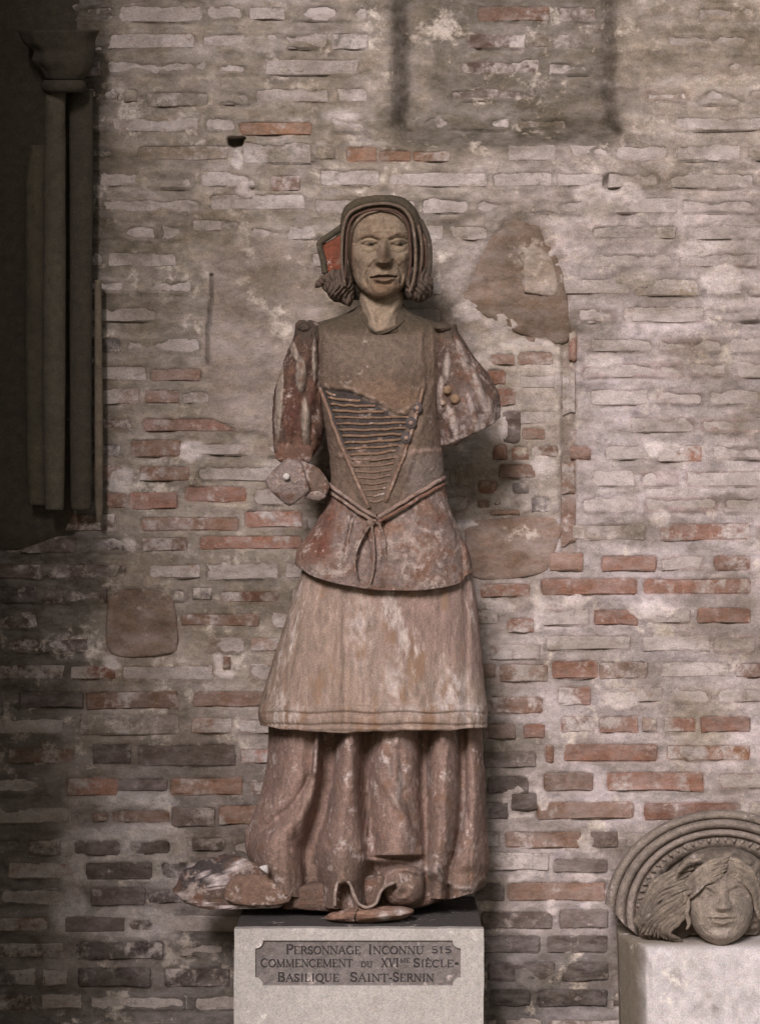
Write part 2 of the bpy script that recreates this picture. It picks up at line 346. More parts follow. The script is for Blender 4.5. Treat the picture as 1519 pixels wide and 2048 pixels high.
def fill(courses, xa, xb):
    for yc in courses:
        x = xa+R.uniform(-60, 0)
        while x < xb:
            L = R.choice((78, 95, 120, 150, 175, 190))*R.uniform(.9, 1.1); h = R.uniform(27, 35)
            if yc < 900: h *= 0.92
            x0, x1 = x, min(x+L, xb-6)
            y0, y1 = yc-h/2+R.uniform(-2, 2), yc+h/2+R.uniform(-2, 2)
            # trim against hand bricks
            tries = 0
            while x1-x0 > 24 and overlaps(x0, x1, y0, y1) and tries < 14:
                x1 -= (x1-x0)*.22+4; tries += 1
            if x1-x0 > 26 and not overlaps(x0, x1, y0, y1) and clear_of((x0+x1)/2, yc, x0, x1):
                low = sstep(700, 1300, yc)
                cov = R.uniform(.4, 1.0)*(1-low)+R.uniform(.2, .85)*low
                if xb > 1000: cov = R.uniform(.45, 1.0)*(1-sstep(950, 1350, yc))+R.uniform(.15, .75)*sstep(950, 1350, yc)
                pool = (OLV, PAL, BRN, OLV, GRB) if yc < 700 else ((RED, BRN, PAL, RED) if xb > 1000 else (BRN, DRK, BRN, RED))
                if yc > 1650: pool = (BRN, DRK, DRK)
                bricks.append(dict(x0=x0, x1=x1, y0=y0, y1=y1, col=R.choice(pool), cov=cov, hand=False))
                x = x1+R.uniform(9, 17)
            else:
                x = max(x0+18, x1+9)
fill(CL, -270, 742); fill(CR, 748, 1800)
def in_recess(b): return bool(inpoly((b['x0']+b['x1'])/2, (b['y0']+b['y1'])/2, RECESS))
def recess_edge(b):
    pts = [(b['x0'], b['y0']), (b['x1'], b['y0']), (b['x0'], b['y1']), (b['x1'], b['y1'])]
    ins = [bool(inpoly(x, y, RECESS)) for x, y in pts]; return any(ins) and not all(ins)
bricks = [b for b in bricks if not recess_edge(b)]

# mortar surface -------------------------------------------------------------
ST = 4.0
gx = np.arange(-270, 1800.1, ST); gy = np.arange(-240, 2404.1, ST)
GX, GY = np.meshgrid(gx, gy)
n1 = fbm(GX/46, GY/30, 0, 3, 3); n2 = fbm(GX/15, GY/12, 3.3, 5, 2); n3 = fbm(GX/160, GY/120, 1.7, 9, 3)
upper = 1-sstep(850, 1350, GY)
n4 = fbm(GX/70, GY/16, 8.8, 13, 3)
joint = -1.2+2.4*upper+3.4*n1+2.0*n2+2.0*n4*upper             # mortar level relative to the brick faces
m = joint.copy()
for b in bricks:
    b['tilt'] = R.uniform(-2.5, 2.5)
    x0, x1, y0, y1 = b['x0'], b['x1'], b['y0'], b['y1']
    ia, ib = np.searchsorted(gx, [x0-2, x1+2]); ja, jb = np.searchsorted(gy, [y0-2, y1+2])
    if ib <= ia or jb <= ja: continue
    sx, sy = GX[ja:jb, ia:ib], GY[ja:jb, ia:ib]
    cr = 9.0                                         # rounded rectangle distance
    qx = np.abs(sx-(x0+x1)/2)-((x1-x0)/2-cr); qy = np.abs(sy-(y0+y1)/2)-((y1-y0)/2-cr)
    dd = cr-(np.hypot(np.maximum(qx, 0), np.maximum(qy, 0))+np.minimum(np.maximum(qx, qy), 0))
    cov = b['cov']
    wv = 3.5+(10.0*cov+(7.0*cov if not b['hand'] else 0))*(1+1.5*n1[ja:jb, ia:ib])+6*n2[ja:jb, ia:ib]
    t = sstep(0, 1, dd/np.maximum(wv, 1.5))
    base = np.maximum(joint[ja:jb, ia:ib], -5+(9 if b['hand'] else 11)*cov+3*n2[ja:jb, ia:ib])
    b['_c'] = (ja, jb, ia, ib, sstep(-5, 3, dd)*(.75-.5*cov))
    m[ja:jb, ia:ib] = np.where(dd > 0, base*(1-t)+(-9+(24 if b['hand'] else 34)*max(cov-.5, 0)*(n1[ja:jb, ia:ib]+.45))*t, m[ja:jb, ia:ib])
for b in bricks:
    if R.random() < .55:
        xa_ = b['x0']+R.uniform(0, .4)*(b['x1']-b['x0']); xb_ = xa_+R.uniform(.3, .8)*(b['x1']-b['x0'])
        cv = np.exp(-((GY-b['y1']-2-2.5*np.sin(GX/37+b['y0']))/3.2)**2)*sstep(xa_-8, xa_+14, GX)*(1-sstep(xb_-14, xb_+8, GX)) if False else None
        ia, ib = np.searchsorted(gx, [xa_-12, xb_+12]); ja, jb = np.searchsorted(gy, [b['y1']-12, b['y1']+16])
        if ib > ia and jb > ja:
            q = np.s_[ja:jb, ia:ib]; cv = np.exp(-((GY[q]-b['y1']-2-2.5*np.sin(GX[q]/37+b['y0']))/3.4)**2)*sstep(xa_-8, xa_+14, GX[q])*(1-sstep(xb_-14, xb_+8, GX[q]))
            m[q] -= R.uniform(5, 12)*cv
# colours
warmth = sstep(700, 1200, GX)
mc = np.empty(GX.shape+(3,))
cA = np.array((0.315, 0.275, 0.215)); cB = np.array((0.43, 0.385, 0.37)); cLow = np.array((0.235, 0.205, 0.18))
mc[:] = cA
mc += (cB-cA)*(warmth*sstep(100, 600, GY))[..., None]
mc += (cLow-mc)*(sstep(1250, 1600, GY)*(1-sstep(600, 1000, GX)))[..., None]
mc *= (1+0.30*n3+0.30*n1+0.16*n2+0.35*n4*upper)[..., None]
lime = sstep(.12, .42, fbm(GX/60, GY/24, 4.4, 19, 4)+.25*n3); mc += (np.array((.48, .44, .39))-mc)*(.6*lime*(.45+.55*upper))[..., None]
soot = sstep(.15, .5, fbm(GX/90, GY/36, 6.1, 23, 4)); mc += (np.array((.15, .13, .095))-mc)*(.55*soot)[..., None]
for b in bricks:
    if '_c' in b:
        ja, jb, ia, ib, tt = b.pop('_c'); mc[ja:jb, ia:ib] += (np.array(b['col'])-mc[ja:jb, ia:ib])*tt[..., None]
def patch(poly, level=None, col=None, soft=14, rough=1.0, mixc=1.0, wob=10):
    global m, mc
    xs = [p[0] for p in poly]; ys = [p[1] for p in poly]
    ia, ib = np.searchsorted(gx, [min(xs)-50, max(xs)+50]); ja, jb = np.searchsorted(gy, [min(ys)-50, max(ys)+50])
    s = np.s_[ja:jb, ia:ib]
    d = polydist(GX[s], GY[s], poly)+wob*n1[s]+wob*.4*n2[s]
    t = sstep(-soft/2, soft/2, d)
    if level is not None: m[s] = m[s]*(1-t)+(level+rough*(n1[s]+.6*n2[s]))*t
    if col is not None:
        tc = (t*mixc)[..., None]; mc[s] = mc[s]*(1-tc)+np.array(col)*(1+.12*n1[s]+.1*n3[s])[..., None]*tc
def blob(cx, cy, rx, ry, **k):
    th = np.linspace(0, 2*math.pi, 14, endpoint=False)
    patch([(cx+rx*math.cos(a), cy+ry*math.sin(a)) for a in th], **k)
WHT = (0.70, 0.64, 0.60); OFF = (0.44, 0.40, 0.34); GRY = (0.27, 0.25, 0.22); RECESS_SHADE = (0.075, 0.065, 0.05); UMB = (0.20, 0.15, 0.105)
patch(PLASTER, 4.5, (0.325, 0.275, 0.225), 18, 1.4)
patch([(950,640),(1122,650),(1120,1040),(950,1040)], None, (0.43, 0.38, 0.32), 20, 1, .8)
patch([(1124,660),(1152,690),(1150,900),(1152,1120),(1120,1120),(1122,860)], -7, UMB, 10, 1.5, .7, 5)
for q_ in (BLOCK, SQUARE, WEDGE): patch(q_, -9, UMB, 30, 2, .8, 22)
# smears and blots of white mortar
for cx, cy, rx, ry in ((1185,388,34,22),(1250,395,40,26),(1200,420,50,14),(245,958,26,28),(386,900,28,22),(262,1090,20,18),(1036,1761,20,7),(1182,1755,30,10),(1103,1818,12,16),
                       (1163,1810,28,9),(1168,1685,20,16),(1165,1700,30,5),(1016,1600,12,26),(1082,1600,12,28),(1048,1632,26,9),(1030,1580,16,8),(440,1330,7,20),(450,1347,16,7),
                       (223,1326,14,12),(1005,990,24,22),(1085,930,26,18),(1010,850,6,30),(938,1050,26,8),(560,285,60,8),(474,315,12,26),(488,380,18,20),(640,300,14,14),
                       (1000,1215,30,18),(1075,1220,10,50),(1150,1210,24,16),(1300,1225,50,14),(1245,1400,30,20),(930,625,34,24),(1000,650,30,18),(1060,690,40,14),(1330,900,40,18),
                       (1210,720,40,16),(1440,560,36,30),(1390,500,40,20),(1270,560,50,18),(1320,1040,20,18),(600,140,60,14),(520,90,60,14),(680,230,40,12),(560,210,70,12)):
    blob(cx, cy, rx, ry, level=2.2, col=WHT if cy > 700 or rx < 45 else OFF, soft=10, rough=1.5, mixc=.8, wob=12)
patch([(1020,1925),(1035,1905),(1048,1930),(1080,1955),(1112,1940),(1128,1900),(1148,1898),(1140,1940),(1110,1975),(1060,1985),(1030,1965)], 2, OFF, 10, 1, .8, 4)
# smooth pointing smears, lower left
GR2 = (0.52, 0.485, 0.45)
for poly in ([(125,1600),(160,1592),(200,1582),(300,1585),(335,1578),(365,1605),(340,1618),(235,1622),(150,1618)],
             [(110,1680),(150,1655),(250,1648),(350,1650),(385,1672),(380,1760),(350,1775),(250,1768),(130,1770),(115,1720)],
             [(90,1800),(150,1776),(200,1815),(300,1815),(360,1820),(355,1870),(280,1880),(110,1872)]):
    xs = [p[0] for p in poly]
    d = polydist(GX, GY, poly)+9*n1; t = sstep(-8, 8, d)*.9; m[:] = np.maximum(m, np.where((d > 4) & (m > -6.5), 1.5+n1*1.5, m))
    mc[:] = mc*(1-t[..., None])+np.array(GR2)*t[..., None]
# darkened and tinted areas of the mortar
patch([(784,-80),(832,-80),(828,240),(845,292),(800,300),(780,262)], None, RECESS_SHADE, 62, 1, .7, 7)  # shade along the recess's left edge, painted into the mortar colour
patch([(1184,-80),(1232,-80),(1232,190),(1246,270),(1200,292),(1176,240)], None, RECESS_SHADE, 58, 1, .66, 7)  # same painted shade along its right edge
patch([(830,240),(960,236),(1060,232),(1180,222),(1240,250),(1215,300),(1130,292),(1000,300),(840,304)], None, (0.075, 0.065, 0.042), 40, 1, .9, 14)  # shadow along the recess's lower edge, painted in
patch([(850,-80),(1190,-80),(1190,240),(860,240)], None, (0.145, 0.128, 0.095), 40, 1, .9, 14)  # recess interior coloured darker
blob(1222, 366, 18, 16, level=-14, col=RECESS_SHADE, soft=10, mixc=.7, wob=6)  # sunken pit with its shade painted in
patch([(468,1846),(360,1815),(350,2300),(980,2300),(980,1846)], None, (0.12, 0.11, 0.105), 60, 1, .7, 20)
patch([(950,1880),(1230,1880),(1240,2404),(950,2404)], None, (0.09, 0.085, 0.08), 60, 1, .75, 22)  # mortar darker along the foot of the wall
patch([(-280,1230),(120,1260),(200,1400),(110,1560),(100,1760),(60,2404),(-280,2404)], None, (0.13, 0.115, 0.10), 90, 1, .6, 30)  # darker towards the lower left
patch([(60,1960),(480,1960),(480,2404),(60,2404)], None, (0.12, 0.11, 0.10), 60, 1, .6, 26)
patch([(-280,-240),(225,-240),(222,500),(215,1050),(200,1200),(-280,1300)], None, (0.07, 0.06, 0.045), 60, 1, .85, 18)  # soot and painted shade round the pilaster
patch([(-280,1000),(214,1010),(206,1180),(180,1330),(90,1440),(-280,1520)], None, (0.075, 0.065, 0.05), 90, 1, .8, 26)  # the pilaster's shade and soot carried on below it in colour
blob(1400, 1440, 60, 60, col=(0.34, 0.29, 0.2), soft=60, mixc=.6, wob=16)
# crack and hole
cr = np.abs(GX-(420+4*np.sin(GY/40)))
cm = sstep(4.5, 1.0, cr) if False else (1-sstep(1.5, 5.5, cr))*((GY > 545) & (GY < 730))
m -= 12*cm; mc *= (1-.6*cm)[..., None]
# depth: the recess and the small putlog hole
rd = sstep(-12, 34, polydist(GX, GY, RECESS)+5*n1+3*n2)
hole = sstep(-3, 4, polydist(GX, GY, [(456,277),(490,275),(486,292),(470,296),(458,291)]))
hole2 = sstep(-4, 6, polydist(GX, GY, [(497,380),(505,360),(512,380),(506,390)]))
YD = WY-m+58*rd+60*hole+14*hole2
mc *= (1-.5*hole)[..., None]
wall = empty('brick_wall', P(760, 2450, WY)[()].tolist()); wall.location.z = 0
tag(wall, 'old brick wall patched with limewash and mortar behind the statue', 'wall', kind='thing')
mb = MB()
gv = P(GX, GY, YD)
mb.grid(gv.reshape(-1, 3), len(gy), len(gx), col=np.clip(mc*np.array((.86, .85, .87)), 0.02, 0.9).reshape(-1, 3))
# thickness of the wall: border ring pushed back and a back face
ny, nx = len(gy), len(gx)
ring = [(0, i) for i in range(0, nx)]+[(j, nx-1) for j in range(1, ny)]+[(ny-1, i) for i in range(nx-2, -1, -1)]+[(j, 0) for j in range(ny-2, 0, -1)]
rid = [j*nx+i for j, i in ring]; rv = gv.reshape(-1, 3)[rid].copy(); rv[:, 1] = (WY+400)*K
b0 = mb.n; mb.add(rv, [], (0.3, 0.26, 0.2)); nr = len(rid)
for i in range(nr):
    k = (i+1) % nr; mb.f.append((rid[i], rid[k], b0+k, b0+i))
mb.f.append(tuple(b0+i for i in range(nr)))
mort = mb.build('mortar', M_mortar, wall)

# bricks: eight unit shapes shared by all
def brick_proto(seed):
    r = np.random.RandomState(seed); us = [-.5, -.478, -.2, .15, .478, .5]; vs = [-.5, -.43, .43, .5]
    v = []; f = []
    for j, vv in enumerate(vs):
        for i, uu in enumerate(us):
            edge = i in (0, 5) or j in (0, 3)
            y = 0.0 if not edge else r.uniform(.08, .32)
            y += r.uniform(-.05, .05)
            v.append((uu*(1-(.03 if j in (0, 3) and i in (0, 5) else 0))+r.uniform(-.012, .012), y, vv*(.8 if i in (0, 5) and j in (0, 3) else 1)+r.uniform(-.07, .07)))
    nu = 6
    for j in range(3):
        for i in range(5): f.append((j*nu+i, j*nu+i+1, (j+1)*nu+i+1, (j+1)*nu+i))
    ringi = [0, 1, 2, 3, 4, 5, 11, 17, 23, 22, 21, 20, 19, 18, 12, 6]
    n0 = len(v)
    for i in ringi: v.append((v[i][0], 3.0, v[i][2]))
    for i in range(16):
        k = (i+1) % 16; f.append((ringi[k], ringi[i], n0+i, n0+k))
    me = bpy.data.meshes.new('brick'); me.from_pydata(v, [], f); me.materials.append(M_brick)
    me.polygons.foreach_set('use_smooth', [False]*31); me.update(); return me, np.array(v), f
protos = [brick_proto(s) for s in range(10)]
SIL = [(560,650),(640,640),(690,600),(650,480),(700,400),(760,390),(830,430),(850,560),(830,630),(905,660),(1000,830),(895,930),(960,1200),(970,1780),(960,1860),(968,2300),(468,2300),(468,1860),(500,1700),(600,1130),(650,980),(545,960)]
KST = [(1225,1700),(1290,1640),(1400,1622),(1800,1622),(1800,2404),(1235,2404),(1212,1800)]
PIL = [(-400,60),(200,60),(200,1040),(60,1100),(-400,1100)]
def hidden(b):
    xs = np.array([b['x0'], b['x1'], b['x0'], b['x1']]); ys = np.array([b['y0'], b['y0'], b['y1'], b['y1']])
    if b['x1'] < 4 or b['x0'] > 1515 or b['y1'] < 4 or b['y0'] > 2044: return True
    return any(inpoly(xs, ys, q).all() for q in (SIL, KST, PIL))
vis = [b for b in bricks if not hidden(b)]
vis.sort(key=lambda b: -(min(b['x1'], 1519)-max(b['x0'], 0))*(b['y1']-b['y0'])*(1.4-.4*b['cov']))
single = {id(b) for b in vis[:296]}
rest = MB()
for q, b in enumerate(bricks):
    me, pv, pf = protos[q % 10]
    yd = WY-1.0+b['tilt']*.5+(58 if in_recess(b) else 0)
    s = 1+yd/D
    cx, cy = (b['x0']+b['x1'])/2, (b['y0']+b['y1'])/2
    loc = P(cx, cy, yd); sc = np.array(((b['x1']-b['x0'])*s*K, 14*K, (b['y1']-b['y0'])*s*K)); rz = R.uniform(-.012, .012)
    jit = R.uniform(.75, 1.25)*(1-.45*float(sstep(1830, 1930, cy+20*math.sin(cx/60))))*(1-.6*float(1-sstep(170, 240, cx))*float(1-sstep(1280, 1420, cy)))*(.55 if in_recess(b) else 1); hv = R.uniform(-.06, .06)  # left bricks carry soot and painted shade; recess and low courses darker
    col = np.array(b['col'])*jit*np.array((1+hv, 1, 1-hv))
    if b['cov'] > .4 and not (cx < 215 and cy < 1400): col = col*(1.5-b['cov']*.5)
    if id(b) in single:
        o = bpy.data.objects.new('brick', me); C.objects.link(o); o.parent = wall
        o.location = Vector(loc)-wall.location; o.scale = sc; o.rotation_euler = (R.uniform(-.01, .01), rz, R.uniform(-.006, .006))
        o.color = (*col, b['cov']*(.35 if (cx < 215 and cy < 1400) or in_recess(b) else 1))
    else:
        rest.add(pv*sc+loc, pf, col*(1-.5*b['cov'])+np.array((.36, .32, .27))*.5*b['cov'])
tag(rest.build('brick', M_bricks, wall), kind='stuff')

def stone(name, poly, front, col, depth=40, rough=3.0, tilt=(0, 0), label=None, parent=wall, mat=None, res=7.0):
    """an irregular stone in the wall: front surface from a polygon, domed edges, noise relief"""
    p = np.array(poly, float); cxy = p.mean(0); mb = MB()
    per = np.concatenate([spline(np.concatenate([p, p[:1]]), len(p)*6)[:-1]])
    rings = [1.0, .985, .95, .86, .7, .5, .25]; lev = [6, 2.5, .6, 0, 0, 0, 0]
    n = len(per); vv = []
    def yat(q, lv): return front+lv+tilt[0]*(q[:, 0]-cxy[0])+tilt[1]*(q[:, 1]-cxy[1])+rough*fbm(q[:, 0]/26, q[:, 1]/22, front*.1, 31, 3)
    vv.append(P(per[:, 0], per[:, 1], front+depth))
    for r_, lv in zip(rings, lev):
        q = cxy+(per-cxy)*r_; vv.append(P(q[:, 0], q[:, 1], yat(q, lv)))
    mb.grid(np.concatenate(vv), len(vv), n, wrap=True, col=col)
    b1 = mb.n; mb.add(P(cxy[0], cxy[1], yat(cxy[None], 0)[0]), [], col)
    for i in range(n): mb.f.append((b1, (len(vv)-1)*n+(i+1) % n, (len(vv)-1)*n+i))
    mb.f.append(tuple(range(n)))
    o = mb.build(name, mat or M_rock, parent)
    if label: o['label'] = label
    return o
stone('stone', WEDGE[:4]+[(1105,500),(1128,560),(1138,680),(1060,676),(985,642),(925,600),(938,560)], WY-1, (0.165, 0.117, 0.083), rough=10, label='large brown wedge of stone set in the wall')
stone('stone', PALESLAB, WY-8, (0.30, 0.245, 0.195), label='pale upright stone standing proud of the wall')
stone('stone', BLOCK, WY-1.5, (0.19, 0.13, 0.095), rough=4, label='smooth brown stone block beside the statue')
stone('stone', SQUARE, WY-1.5, (0.17, 0.118, 0.085), rough=10, label='squarish rust brown stone in the wall')
# ------------------------------------------------------------------ dark engaged pilaster on the left
pil = empty('pilaster', P(130, 1100, WY-60).tolist())
tag(pil, 'carved stone pilaster with capital, darkened by soot and painted shade, against the left of the wall', 'pilaster')
def column(name, prof, cy, ryf, col, seed, flute=0, parent=pil):
    """upright shaft: prof = (py, xl, xr); half depth = ryf * half width"""
    pys = np.arange(prof[0][0], prof[-1][0]+.1, 5.0); xl = smoothi(pys, [(a, b) for a, b, c in prof]); xr = smoothi(pys, [(a, c) for a, b, c in prof])
    th = np.linspace(0, 2*math.pi, 40, endpoint=False); T, Y = np.meshgrid(th, pys)
    cx = ((xl+xr)/2)[:, None]; rx = ((xr-xl)/2)[:, None]
    rr = 1+.05*fbm(np.sin(T)*2, Y/60, np.cos(T)*2, seed, 3)+(flute*np.cos(T*9) if flute else 0)
    X = cx+rx*np.sin(T)*rr; YDp = cy-rx*ryf*np.cos(T)*rr
    mb = MB(); mb.grid(P(X, Y, YDp).reshape(-1, 3), len(pys), 40, wrap=True, col=col)
    mb.f.append(tuple(range(40))); mb.f.append(tuple(reversed(range((len(pys)-1)*40, len(pys)*40))))
    return mb.build(name, M_soot_shade, parent)
SD = (0.06, 0.05, 0.036)  # dark base colour holds the pilaster's shade as well as soot
column('backing', [(-240,-200,212),(400,-200,208),(1010,-200,202),(1060,-200,190),(1100,-200,120)], WY+40, .30, SD, 4)
column('capital', [(60,40,200),(85,50,190),(105,70,190),(120,66,188),(140,84,182),(156,92,170),(164,98,160)], WY-95, .75, SD, 5, .03)
column('necking', [(160,88,168),(170,84,172),(180,86,170),(186,94,164)], WY-90, .9, SD, 6)
column('shaft', [(180,92,132),(400,88,132),(800,86,132),(980,90,130),(1020,92,128)], WY-85, .8, (0.095, 0.083, 0.06), 7)
column('shaft', [(290,60,100),(380,52,98),(700,52,97),(900,54,98),(1010,58,96)], WY-55, .7, (0.085, 0.073, 0.05), 8)
column('shaft', [(180,138,188),(500,140,186),(800,140,184),(1000,142,184),(1020,144,182)], WY-50, .6, SD, 9)
column('shaft', [(560,190,204),(900,190,207),(1010,191,207),(1045,194,204)], WY-40, .8, (0.15, 0.12, 0.085), 10)

# ------------------------------------------------------------------ pedestal with the plaque
TOPZ = (ZC-804.7)*K
ped = empty('pedestal', (P(718, 2450, 0)[0], 0.02, 0.0))
tag(ped, 'pale limestone pedestal with lettered plaque carrying the statue', 'pedestal')
FY = -170.0
def rect_block(mb, x0, x1, y0d, y1d, z0, z1, col, n=14):
    slab(mb, x0, x1, y0d, y1d, z0, z1, col)
sF = 1+FY/D
xL, xR_ = (468-760)*sF*K, (968-760)*sF*K
mb = MB(); slab(mb, xL+.004, xR_-.004, (FY+26)*K, 236*K, 0.0, TOPZ-.003, (0.25, 0.235, 0.215))
core = mb.build('core', M_lime, ped, smooth=False)
mb = MB(); slab(mb, xL+.0045, xR_-.0045, (FY+27)*K, 232*K, TOPZ-.003, TOPZ, (0.085, 0.08, 0.075))  # top face given a darker colour than the core
mb.build('top_slab', M_carve, ped, smooth=False, )['label'] = 'dark top surface'
# facing stone with a notched opening
def notched(x0, x1, y0, y1, r, k=6):
    """clockwise outline with concave quarter-round corners"""
    pts = []
    for cx, cy, a0 in ((x0, y0, 90), (x1, y0, 180), (x1, y1, 270), (x0, y1, 360)):
        arc = [(cx+r*math.cos(math.radians(a0-90*i/k)), cy+r*math.sin(math.radians(a0-90*i/k))) for i in range(k+1)]
        st = 3.5; sx = 1 if cx == x0 else -1; sy = 1 if cy == y0 else -1
        pts.extend(arc)
    return pts
def plate(name, outer, inner, yf, yb, col, mat, parent, bev=0):
    import bmesh
    bm = bmesh.new()
    def loop(pts, y):
        vs = [bm.verts.new(P(x, yy, y)) for x, yy in pts]; return vs, [bm.edges.new((vs[i], vs[(i+1) % len(vs)])) for i in range(len(vs))]
    vf, ef = loop(outer, yf); ed = ef[:]; vi = []
    if inner: vi, ei = loop(inner, yf); ed += ei
    bmesh.ops.triangle_fill(bm, use_beauty=True, use_dissolve=False, edges=ed)
    for vs in ([vf, vi] if inner else [vf]):
        back = [bm.verts.new(v.co+Vector((0, (yb-yf)*K, 0))) for v in vs]
        for i in range(len(vs)):
            k = (i+1) % len(vs); bm.faces.new((vs[i], vs[k], back[k], back[i]))
    bmesh.ops.recalc_face_normals(bm, faces=bm.faces)
    mb = MB(); idx = {v: i for i, v in enumerate(bm.verts)}
    mb.add([v.co[:] for v in bm.verts], [tuple(idx[v] for v in f.verts) for f in bm.faces], col); bm.free()
    return mb.build(name, mat, parent, smooth=False)
# projected outline of the face: bottom reaches the ground
gyp = 1024+ZC/sF
oy = [(468, gyp), (468, 1990)]
rr2 = random.Random(4)
outer = [(468+rr2.uniform(0, 1.5), y) for y in (2400, 2200, 2100, 2000, 1960, 1920, 1890, 1870)]+[(469, 1858)]+[(x, 1857+rr2.uniform(-.6, 1.0)) for x in range(490, 960, 24)]+[(967, 1858)]+[(968-rr2.uniform(0, 1.5), y) for y in (1870, 1890, 1920, 1960, 2000, 2100, 2200, 2400)]
plq = notched(511, 921, 1881, 1971, 16)
facing = plate('facing', outer, plq, FY, FY+25, (0.40, 0.37, 0.335), M_lime, ped)
pq = plate('plaque', notched(509, 923, 1879, 1973, 15), None, FY+7, FY+24, (0.225, 0.205, 0.19), M_carve, ped)
pq['label'] = 'grey recessed plaque with notched corners and dark lettering'

# lettering: serif capitals drawn as thick and thin strokes
def arc(cx, cy, rx, ry, a0, a1, n=9): return [(cx+rx*math.cos(math.radians(a0+(a1-a0)*i/(n-1))), cy+ry*math.sin(math.radians(a0+(a1-a0)*i/(n-1)))) for i in range(n)]
def V(x, a=0, b=1): return ('v', [(x, a), (x, b)])
def L(*p): return ('l', list(p))
def T(*p): return ('t', list(p))
GL = {
 'I': (.40, [V(.2)]), 'E': (.66, [V(.17), L((.17, .97), (.58, .97), (.58, .78)), L((.17, .5), (.46, .5)), L((.17, .03), (.6, .03), (.6, .24))]),
 'L': (.62, [V(.17), L((.17, .03), (.57, .03), (.57, .26))]),
 'P': (.64, [V(.17), L((.17, .97), (.36, .97)), T(*arc(.34, .73, .24, .24, 90, -90)), L((.17, .49), (.36, .49))]),
 'R': (.72, [V(.17), L((.17, .97), (.36, .97)), T(*arc(.34, .74, .23, .23, 90, -90)), L((.17, .51), (.36, .51)), T((.36, .5), (.66, .02)), L((.58, .02), (.74, .02))]),
 'B': (.66, [V(.17), L((.17, .97), (.34, .97)), T(*arc(.33, .75, .2, .22, 90, -90)), L((.17, .52), (.36, .52)), T(*arc(.34, .27, .24, .25, 90, -90)), L((.17, .03), (.34, .03))]),
 'S': (.56, [T(*([(.46, .80)]+arc(.27, .75, .18, .22, 40, 230, 8)+[(.3, .48)]+arc(.27, .25, .2, .22, 50, -130, 8)+[(.08, .24)])), L((.46, .96), (.46, .76)), L((.08, .04), (.08, .26))]),
 'O': (.80, [T(*arc(.4, .5, .32, .48, 100, 260)), T(*arc(.4, .5, .32, .48, 280, 440)), L(*arc(.4, .5, .32, .48, 0, 360, 18))]),
 'Q': (.80, [T(*arc(.4, .5, .32, .48, 100, 260)), T(*arc(.4, .5, .32, .48, 280, 440)), L(*arc(.4, .5, .32, .48, 0, 360, 18)), T((.4, .1), (.6, -.1), (.82, -.2))]),
 'C': (.74, [T(*arc(.4, .5, .32, .48, 75, 285, 12)), L(*arc(.4, .5, .32, .48, 40, 75, 4)), L(*arc(.4, .5, .32, .48, 285, 325, 4)), L((.66, .97), (.66, .72))]),
 'G': (.80, [T(*arc(.4, .5, .32, .48, 75, 285, 12)), L(*arc(.4, .5, .32, .48, 40, 75, 4)), L(*arc(.4, .5, .32, .48, 285, 325, 4)), L((.66, .97), (.66, .74)), T((.67, .02), (.67, .42)), L((.54, .43), (.78, .43))]),
 'D': (.78, [V(.17), L((.17, .97), (.38, .97)), T(*arc(.36, .5, .32, .47, 90, -90, 12)), L((.17, .03), (.38, .03))]),
 'N': (.80, [L((.14, 0), (.14, 1)), L((.04, .02), (.26, .02)), L((.02, .98), (.16, .98)), T((.14, .98), (.66, .03)), L((.66, 0), (.66, 1)), L((.54, .98), (.78, .98))]),
 'M': (.94, [L((.14, 0), (.14, 1)), L((.03, .02), (.26, .02)), T((.14, .98), (.46, .06)), L((.46, .06), (.78, .98)), V(.79)]),
 'A': (.78, [L((.08, 0), (.38, 1)), T((.38, 1), (.68, .02)), L((.2, .36), (.56, .36)), L((0, .02), (.2, .02)), L((.56, .02), (.8, .02))]),
 'U': (.78, [('t', [(.16, .98), (.16, .3)]+arc(.38, .3, .22, .28, 180, 270, 6)), L(*(arc(.38, .3, .25, .28, 270, 360, 6)+[(.63, .98)])), L((.04, .98), (.28, .98)), L((.52, .98), (.74, .98))]),
 'V': (.76, [T((.1, .98), (.38, .02)), L((.38, .02), (.66, .98)), L((0, .98), (.22, .98)), L((.56, .98), (.78, .98))]),
 'X': (.80, [T((.12, .98), (.66, .02)), L((.66, .98), (.1, .02)), L((.02, .98), (.24, .98)), L((.56, .98), (.78, .98)), L((0, .02), (.22, .02)), L((.54, .02), (.78, .02))]),
 'T': (.70, [V(.35), L((.04, .78), (.04, .97), (.66, .97), (.66, .78))]),
 '1': (.42, [V(.22), L((.08, .82), (.22, .98))]), '5': (.54, [L((.14, .97), (.46, .97)), L((.14, .97), (.12, .56)), T(*arc(.26, .31, .22, .28, 110, -130, 10))]),
 '-': (.40, [T((.08, .42), (.30, .42))]), '.': (.3, [T((.1, .5), (.2, .5))]), ' ': (.42, []), 'È': None}
GL['È'] = (GL['E'][0], GL['E'][1]+[T((.2, 1.28), (.38, 1.1))])
_zj = [0]
def stroke(mb, pts, w):
    p = np.array(pts, float)
    for i in range(len(p)-1):
        a, b = p[i], p[i+1]; d = b-a; ln = np.hypot(*d)
        if ln < 1e-6: continue
        d = d/ln; nrm = np.array((-d[1], d[0]))*w/2; e = d*w*.22
        q = [a-nrm-e, a+nrm-e, b+nrm+e, b-nrm+e]
        _zj[0] = (_zj[0]+1) % 60; yd = FY+6.2-_zj[0]*.012
        v = [P(x, y, yd) for x, y in q]+[P(x, y, FY+8) for x, y in q]
        mb.add(v, [(0, 1, 2, 3), (0, 4, 5, 1), (1, 5, 6, 2), (2, 6, 7, 3), (3, 7, 4, 0)], (0.035, 0.03, 0.028))
